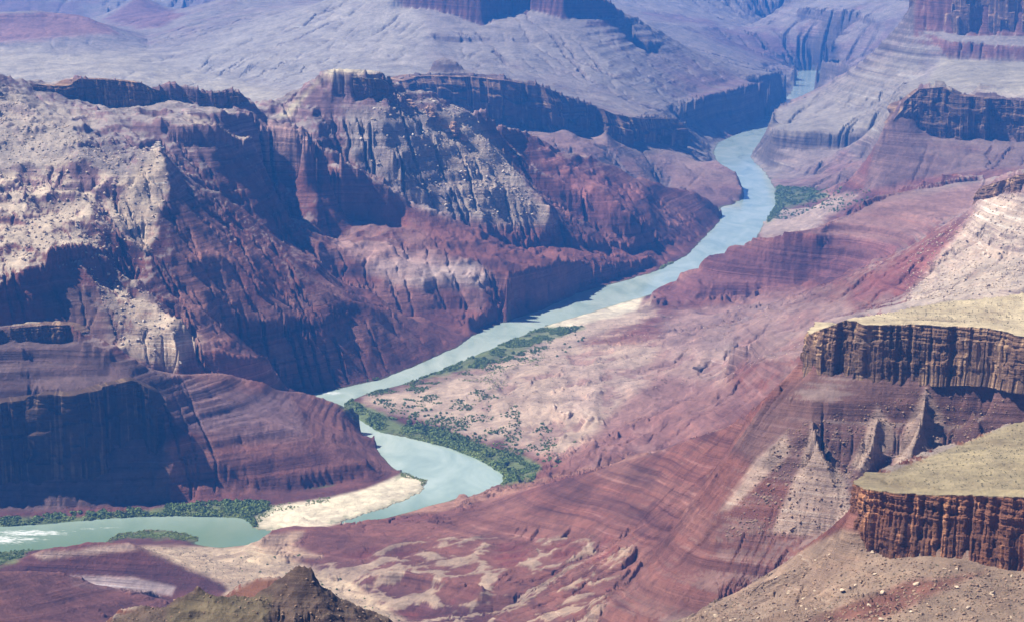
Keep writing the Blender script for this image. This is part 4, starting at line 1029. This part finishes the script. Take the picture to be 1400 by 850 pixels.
shrubbery('shrub_thicket', [(VEG[0], 3000, 2, 5, -.05), (VEG[1], 6500, 1.8, 5, .03), ([(500,530),(620,520),(720,560),(790,600),(760,640),(700,618),(560,585)], 4200, 1.4, 3.8, .05), ([(1045,300),(1062,258),(1110,255),(1190,262),(1180,285),(1080,300)], 900, 3, 6, -.05), ([(500,520),(640,478),(740,448),(760,470),(700,500),(620,520),(560,560),(500,545)], 2600, 1.8, 4, .0), (VEG[2], 2400, 1.6, 5, -.02), (VEG[4], 1500, 3, 7, -.1), (VEG[5], 600, 1.5, 3.5, .0), ([(560,590),(655,615),(740,640),(725,658),(692,662),(690,645),(655,626),(600,603)], 2600, 2.5, 6, -.12), ([(530,572),(560,575),(640,600),(640,612),(560,592)], 700, 3, 7, -.2), ([(0,708),(120,700),(290,686),(370,686),(360,694),(200,700),(0,716)], 1200, 3, 6, -.1)], M_veg, 51, 'dark green riverside thicket of shrubs')
shrubbery('green_brush', [(VEG[0], 1400, 1.5, 3.5, -.1), (VEG[1], 5000, 1.5, 3, -.25), ([(500,540),(640,480),(760,450),(740,500),(640,560),(740,630),(650,610),(560,590)], 3500, 1.2, 2.6, -.05), (VEG[2], 2000, 1.5, 3.5, -.3), (VEG[3], 900, 1.2, 2.5, -.2), (VEG[4], 700, 2, 4, -.3), ([(560,598),(655,628),(686,650),(684,664),(694,660),(694,646),(660,620)], 900, 2, 4, -1), ([(870,390),(905,365),(935,352),(940,358),(905,385)], 500, 2, 4, -.3), ([(545,643),(588,651),(587,662),(576,664),(572,656),(548,652)], 260, 1, 2.4, -.6), ([(350,706),(372,690),(450,679),(450,686),(375,700),(352,716)], 260, 1, 2.6, -.3)], M_veg2, 52, 'bright green low brush at the water edge')
M_scrub = foliage_mat('scrub_leaves', (.09, .09, .05), (.17, .16, .09))
def scrub(name, areas, mat, seed, label):
    g = np.random.default_rng(seed); pr = [tuft(800 + k, 14) for k in range(5)]; VV, FF, o = [], [], 0
    for poly, n, rlo, rhi, lo, hi_ in areas:
        for p_ in scatter(poly, n, rlo, rhi, int(g.integers(1e6)), smax=.9):
            v, f = pr[int(g.integers(5))]; VV.append(v * (lo + (hi_ - lo) * g.random() ** 2) + p_); FF.append(f + o); o += len(v)
    me = tri_mesh(name, np.vstack(VV), np.vstack(FF)); me.materials.append(mat); ob = bpy.data.objects.new(name, me); COL.objects.link(ob); tag(ob, label, 'scrub', None, 'stuff')
TOPJ = [(1125,448),(1165,432),(1400,396),(1400,455),(1190,441)]; TOPS = [(1182,660),(1233,630),(1400,575),(1400,674),(1226,669)]
scrub('desert_scrub', [(TOPJ, 700, 3250, 3760, .4, 1.5), (TOPS, 900, 2060, 2640, .3, 1.1), (TALUS, 700, 1800, 2500, .4, 1.2), ([(300,750),(470,790),(560,850),(300,850),(180,745)], 900, 3000, 4700, .7, 1.8), ([(640,500),(900,420),(1000,480),(900,560),(740,600)], 1600, 4700, 7200, .8, 2.2)], M_scrub, 54, 'low olive desert scrub dotted over the dry flats and butte tops')
rubble('rubble', [(TOPJ, 500, 3250, 3760, .4, 1.4), (TOPS, 700, 2060, 2640, .3, 1.0)], M_tan, 25, 'pale loose stones lying on the flat butte tops')
tp = [tuft(700 + k, 60) for k in range(4)]
shr = []
for v, f in tp:
    me = tri_mesh('shrub', v, f); me.materials.append(M_veg); shr.append(me)
g = np.random.default_rng(53)
for poly, n, lo, hi_, lb, gp in [([(500,545),(640,570),(740,625),(700,612),(560,580)], 60, 2.5, 5, 'round dark green shrub dotted on the sandy flat inside the river bend', 'shrubs on the sandy flat'),
      ([(820,455),(760,452),(745,470),(640,500),(760,490)], 24, 3, 5.5, 'dark green shrub near the pale sand strip beside the straight reach', 'shrubs by the pale sand strip'),
      ([(380,740),(470,790),(560,850),(480,850),(330,790),(300,770)], 45, 1.2, 2.6, 'small dark bush on the dry tan wash behind the foreground peak', 'bushes in the dry wash')]:
    for p_ in scatter(poly, n, 3000, 7500, int(g.integers(1e6)), smax=.7):
        o = bpy.data.objects.new('shrub', shr[int(g.integers(4))]); COL.objects.link(o); sz = g.uniform(lo, hi_); o.location = p_; o.scale = (sz, sz, sz); o.rotation_euler = (0, 0, g.uniform(0, 6.28)); tag(o, lb, 'shrub', gp)

# apron: slope under the viewpoint and outer country
def ring(thA, thB, rA, rB, nt_, nr_, zf, name):
    t = np.linspace(thA, thB, nt_); r = np.exp(np.linspace(math.log(rA), math.log(rB), nr_))
    T_, R_ = np.meshgrid(t, r); Z_ = zf(T_, R_)
    c_ = np.stack([R_ * np.sin(T_), R_ * np.cos(T_), Z_], -1).reshape(-1, 3)
    i_ = np.arange(nt_ * nr_).reshape(nr_, nt_)
    q_ = np.stack([i_[:-1, :-1], i_[:-1, 1:], i_[1:, 1:], i_[1:, :-1]], -1).reshape(-1, 4)
    cc = np.tile(GREY, (len(c_), 1))
    me_ = grid_mesh(name, c_, q_, cc, np.full(len(c_), .5)); me_.materials.append(M_rock)
    o = bpy.data.objects.new(name, me_); COL.objects.link(o); tag(o, None, None, None, 'structure'); return o
def z_near(T_, R_):
    e = np.interp(T_, thf, H2[0])
    return e + (1385 - e) * (np.log(NEAR_R / R_) * 0 + (1 - R_ / NEAR_R)) - 0.5
ring(-THM, THM, 20, NEAR_R, 120, 60, z_near, 'rim_slope')
ring(THM - .0012, 1.1, 20, 27000, 90, 400, lambda T_, R_: np.where(R_ < NEAR_R, 1385 - R_ * .45, np.interp(np.log(np.maximum(R_, NEAR_R)), sf, H2[:, -1])) - 2 + (T_ - THM) * 60 * fbm(T_ * 20, np.log(R_) * 20, 4), 'hills')
ring(-1.1, -THM + .0012, 20, 27000, 90, 400, lambda T_, R_: np.where(R_ < NEAR_R, 1385 - R_ * .45, np.interp(np.log(np.maximum(R_, NEAR_R)), sf, H2[:, 0])) - 2 - (T_ + THM) * 60 * fbm(T_ * 20, np.log(R_) * 20, 4), 'hills')

# ------------------------------------------------------------------ river
m, nt, b = nodes('river_water')
geo = N(nt, 'ShaderNodeNewGeometry')
b.inputs['Roughness'].default_value = 0.12
nz = N(nt, 'ShaderNodeTexNoise'); nz.inputs['Scale'].default_value = 0.010; nz.inputs['Detail'].default_value = 7; nz.inputs['Roughness'].default_value = .6; nz.inputs['Distortion'].default_value = .8
mpz = N(nt, 'ShaderNodeMapping'); mpz.inputs['Scale'].default_value = (1, .45, 1); mpz.inputs['Rotation'].default_value = (0, 0, .25); nt.links.new(geo.outputs['Position'], mpz.inputs[0]); nt.links.new(mpz.outputs[0], nz.inputs['Vector'])
c = ramp(nt, nz.outputs['Fac'], [(0.34, (.28, .37, .32)), (0.5, (.36, .45, .39)), (0.66, (.44, .52, .46))])
at = N(nt, 'ShaderNodeAttribute'); at.attribute_name = 'ground'; sx = N(nt, 'ShaderNodeSeparateColor'); nt.links.new(at.outputs['Color'], sx.inputs[0])
c = mixn(nt, 'MIX', sx.outputs[1], c, (.13, .21, .13))
fn = N(nt, 'ShaderNodeTexNoise'); fn.inputs['Scale'].default_value = .09; fn.inputs['Detail'].default_value = 7; fn.inputs['Roughness'].default_value = .7
mp_ = N(nt, 'ShaderNodeMapping'); mp_.inputs['Scale'].default_value = (.5, 1.6, 1); nt.links.new(geo.outputs['Position'], mp_.inputs[0]); nt.links.new(mp_.outputs[0], fn.inputs['Vector'])
ff = math_(nt, 'MULTIPLY', math_(nt, 'SUBTRACT', math_(nt, 'ADD', fn.outputs['Fac'], math_(nt, 'MULTIPLY', sx.outputs[0], .42)), .80), 6.0, clamp=True)
c = mixn(nt, 'MIX', ff, c, (.80, .84, .82))
nt.links.new(c, b.inputs['Base Color'])
n2 = N(nt, 'ShaderNodeTexNoise'); n2.inputs['Scale'].default_value = 0.12; n2.inputs['Detail'].default_value = 6; nt.links.new(geo.outputs['Position'], n2.inputs['Vector'])
bp = N(nt, 'ShaderNodeBump'); bp.inputs['Strength'].default_value = 0.2; bp.inputs['Distance'].default_value = .6
nt.links.new(n2.outputs['Fac'], bp.inputs['Height']); nt.links.new(bp.outputs[0], b.inputs['Normal'])
t = np.linspace(-.33, .33, 500); r = np.exp(np.linspace(math.log(4000), math.log(17500), 900))
T_, R_ = np.meshgrid(t, r)
c_ = np.stack([R_ * np.sin(T_), R_ * np.cos(T_), 0 * R_], -1).reshape(-1, 3)
i_ = np.arange(T_.size).reshape(T_.shape)
uu, vv = project(T_, R_, 0 * R_)
foam = np.zeros(T_.shape)
def soft(cx, cy, rx, ry, k=1.0):
    global foam
    foam = np.maximum(foam, k * np.clip(1.25 - np.hypot((uu - cx) / rx, (vv - cy) / ry), 0, 1))
soft(40, 728, 95, 7); soft(30, 736, 60, 5, .9); soft(150, 721, 50, 2.5, .7); soft(-10, 737, 90, 12); soft(120, 722, 40, 3, .8); soft(455, 537, 28, 5, .9); soft(1010, 286, 22, 2.5, .7); soft(960, 372, 22, 2, .4); soft(1030, 232, 10, 12, .3)
green = sstep(4900, 4500, R_) * .9
cc = np.stack([foam, green, 0 * foam], -1).reshape(-1, 3)
me = grid_mesh('river', c_, np.stack([i_[:-1, :-1], i_[:-1, 1:], i_[1:, 1:], i_[1:, :-1]], -1).reshape(-1, 4), cc); me.materials.append(m)
river = bpy.data.objects.new('river', me); COL.objects.link(river); tag(river, 'pale turquoise river winding between the canyon walls', None, None, 'structure')

# ------------------------------------------------------------------ haze
HD = 3.8e-5
bpy.ops.mesh.primitive_cube_add(size=1)
hz = bpy.context.object; hz.name = 'haze'; hz.data.name = 'haze'
zt = max(1420.0, float(H2.max()) + 20); zb = -60.0
hz.scale = (58000, 58000, zt - zb); hz.location = (0, 0, (zt + zb) / 2)
m = bpy.data.materials.new('haze_air'); m.use_nodes = True; nt = m.node_tree
for n in list(nt.nodes): nt.nodes.remove(n)
o = nt.nodes.new('ShaderNodeOutputMaterial'); v = nt.nodes.new('ShaderNodeVolumePrincipled')
v.inputs['Color'].default_value = (.055, .30, 1.0, 1); v.inputs['Density'].default_value = HD; v.inputs['Anisotropy'].default_value = 0.0
nt.links.new(v.outputs[0], o.inputs['Volume']); hz.data.materials.append(m)
tag(hz, 'pale blue haze filling the canyon air', None, None, 'stuff')

# ------------------------------------------------------------------ light
sun_dir = np.array([-0.60, 0.10, 0.79]); sun_dir /= np.linalg.norm(sun_dir)
el = math.asin(sun_dir[2]); az = math.atan2(sun_dir[0], sun_dir[1])
w = bpy.data.worlds.new('World'); sc.world = w; w.use_nodes = True
nt = w.node_tree; bg = nt.nodes.get('Background') or nt.nodes.new('ShaderNodeBackground')
sky = nt.nodes.new('ShaderNodeTexSky'); sky.sky_type = 'NISHITA'; sky.sun_disc = False
sky.sun_elevation = el; sky.sun_rotation = az; sky.altitude = 2400; sky.dust_density = 0.1; sky.air_density = 0.5
nt.links.new(sky.outputs[0], bg.inputs[0]); bg.inputs[1].default_value = 0.05
ld = bpy.data.lights.new('sun', 'SUN'); ld.energy = 5.0; ld.angle = math.radians(0.5); ld.color = (1.0, .93, .83)
sun = bpy.data.objects.new('sun', ld); COL.objects.link(sun)
from mathutils import Vector
sun.rotation_euler = Vector(sun_dir).to_track_quat('Z', 'Y').to_euler()
sun.location = (-3000, 2000, 5000)

cam = bpy.data.cameras.new('camera'); co_ = bpy.data.objects.new('camera', cam); COL.objects.link(co_)
cam.sensor_width = 36; cam.lens = 36 * F / 1400; cam.clip_start = 1; cam.clip_end = 90000
co_.location = (0, 0, CH); co_.rotation_euler = (math.pi / 2 - PITCH, 0, 0)
sc.camera = co_
sc.view_settings.view_transform = 'Standard'; sc.view_settings.look = 'None'; sc.view_settings.exposure = 0.92; sc.view_settings.gamma = 1
sc.view_settings.use_curve_mapping = False
sc.render.engine = 'CYCLES'
sc.cycles.use_denoising = True
sc.cycles.max_bounces = 4; sc.cycles.diffuse_bounces = 1; sc.cycles.glossy_bounces = 2; sc.cycles.volume_bounces = 1
sc.cycles.use_adaptive_sampling = True; sc.cycles.adaptive_threshold = 0.02
print('done', time.time() - T0)
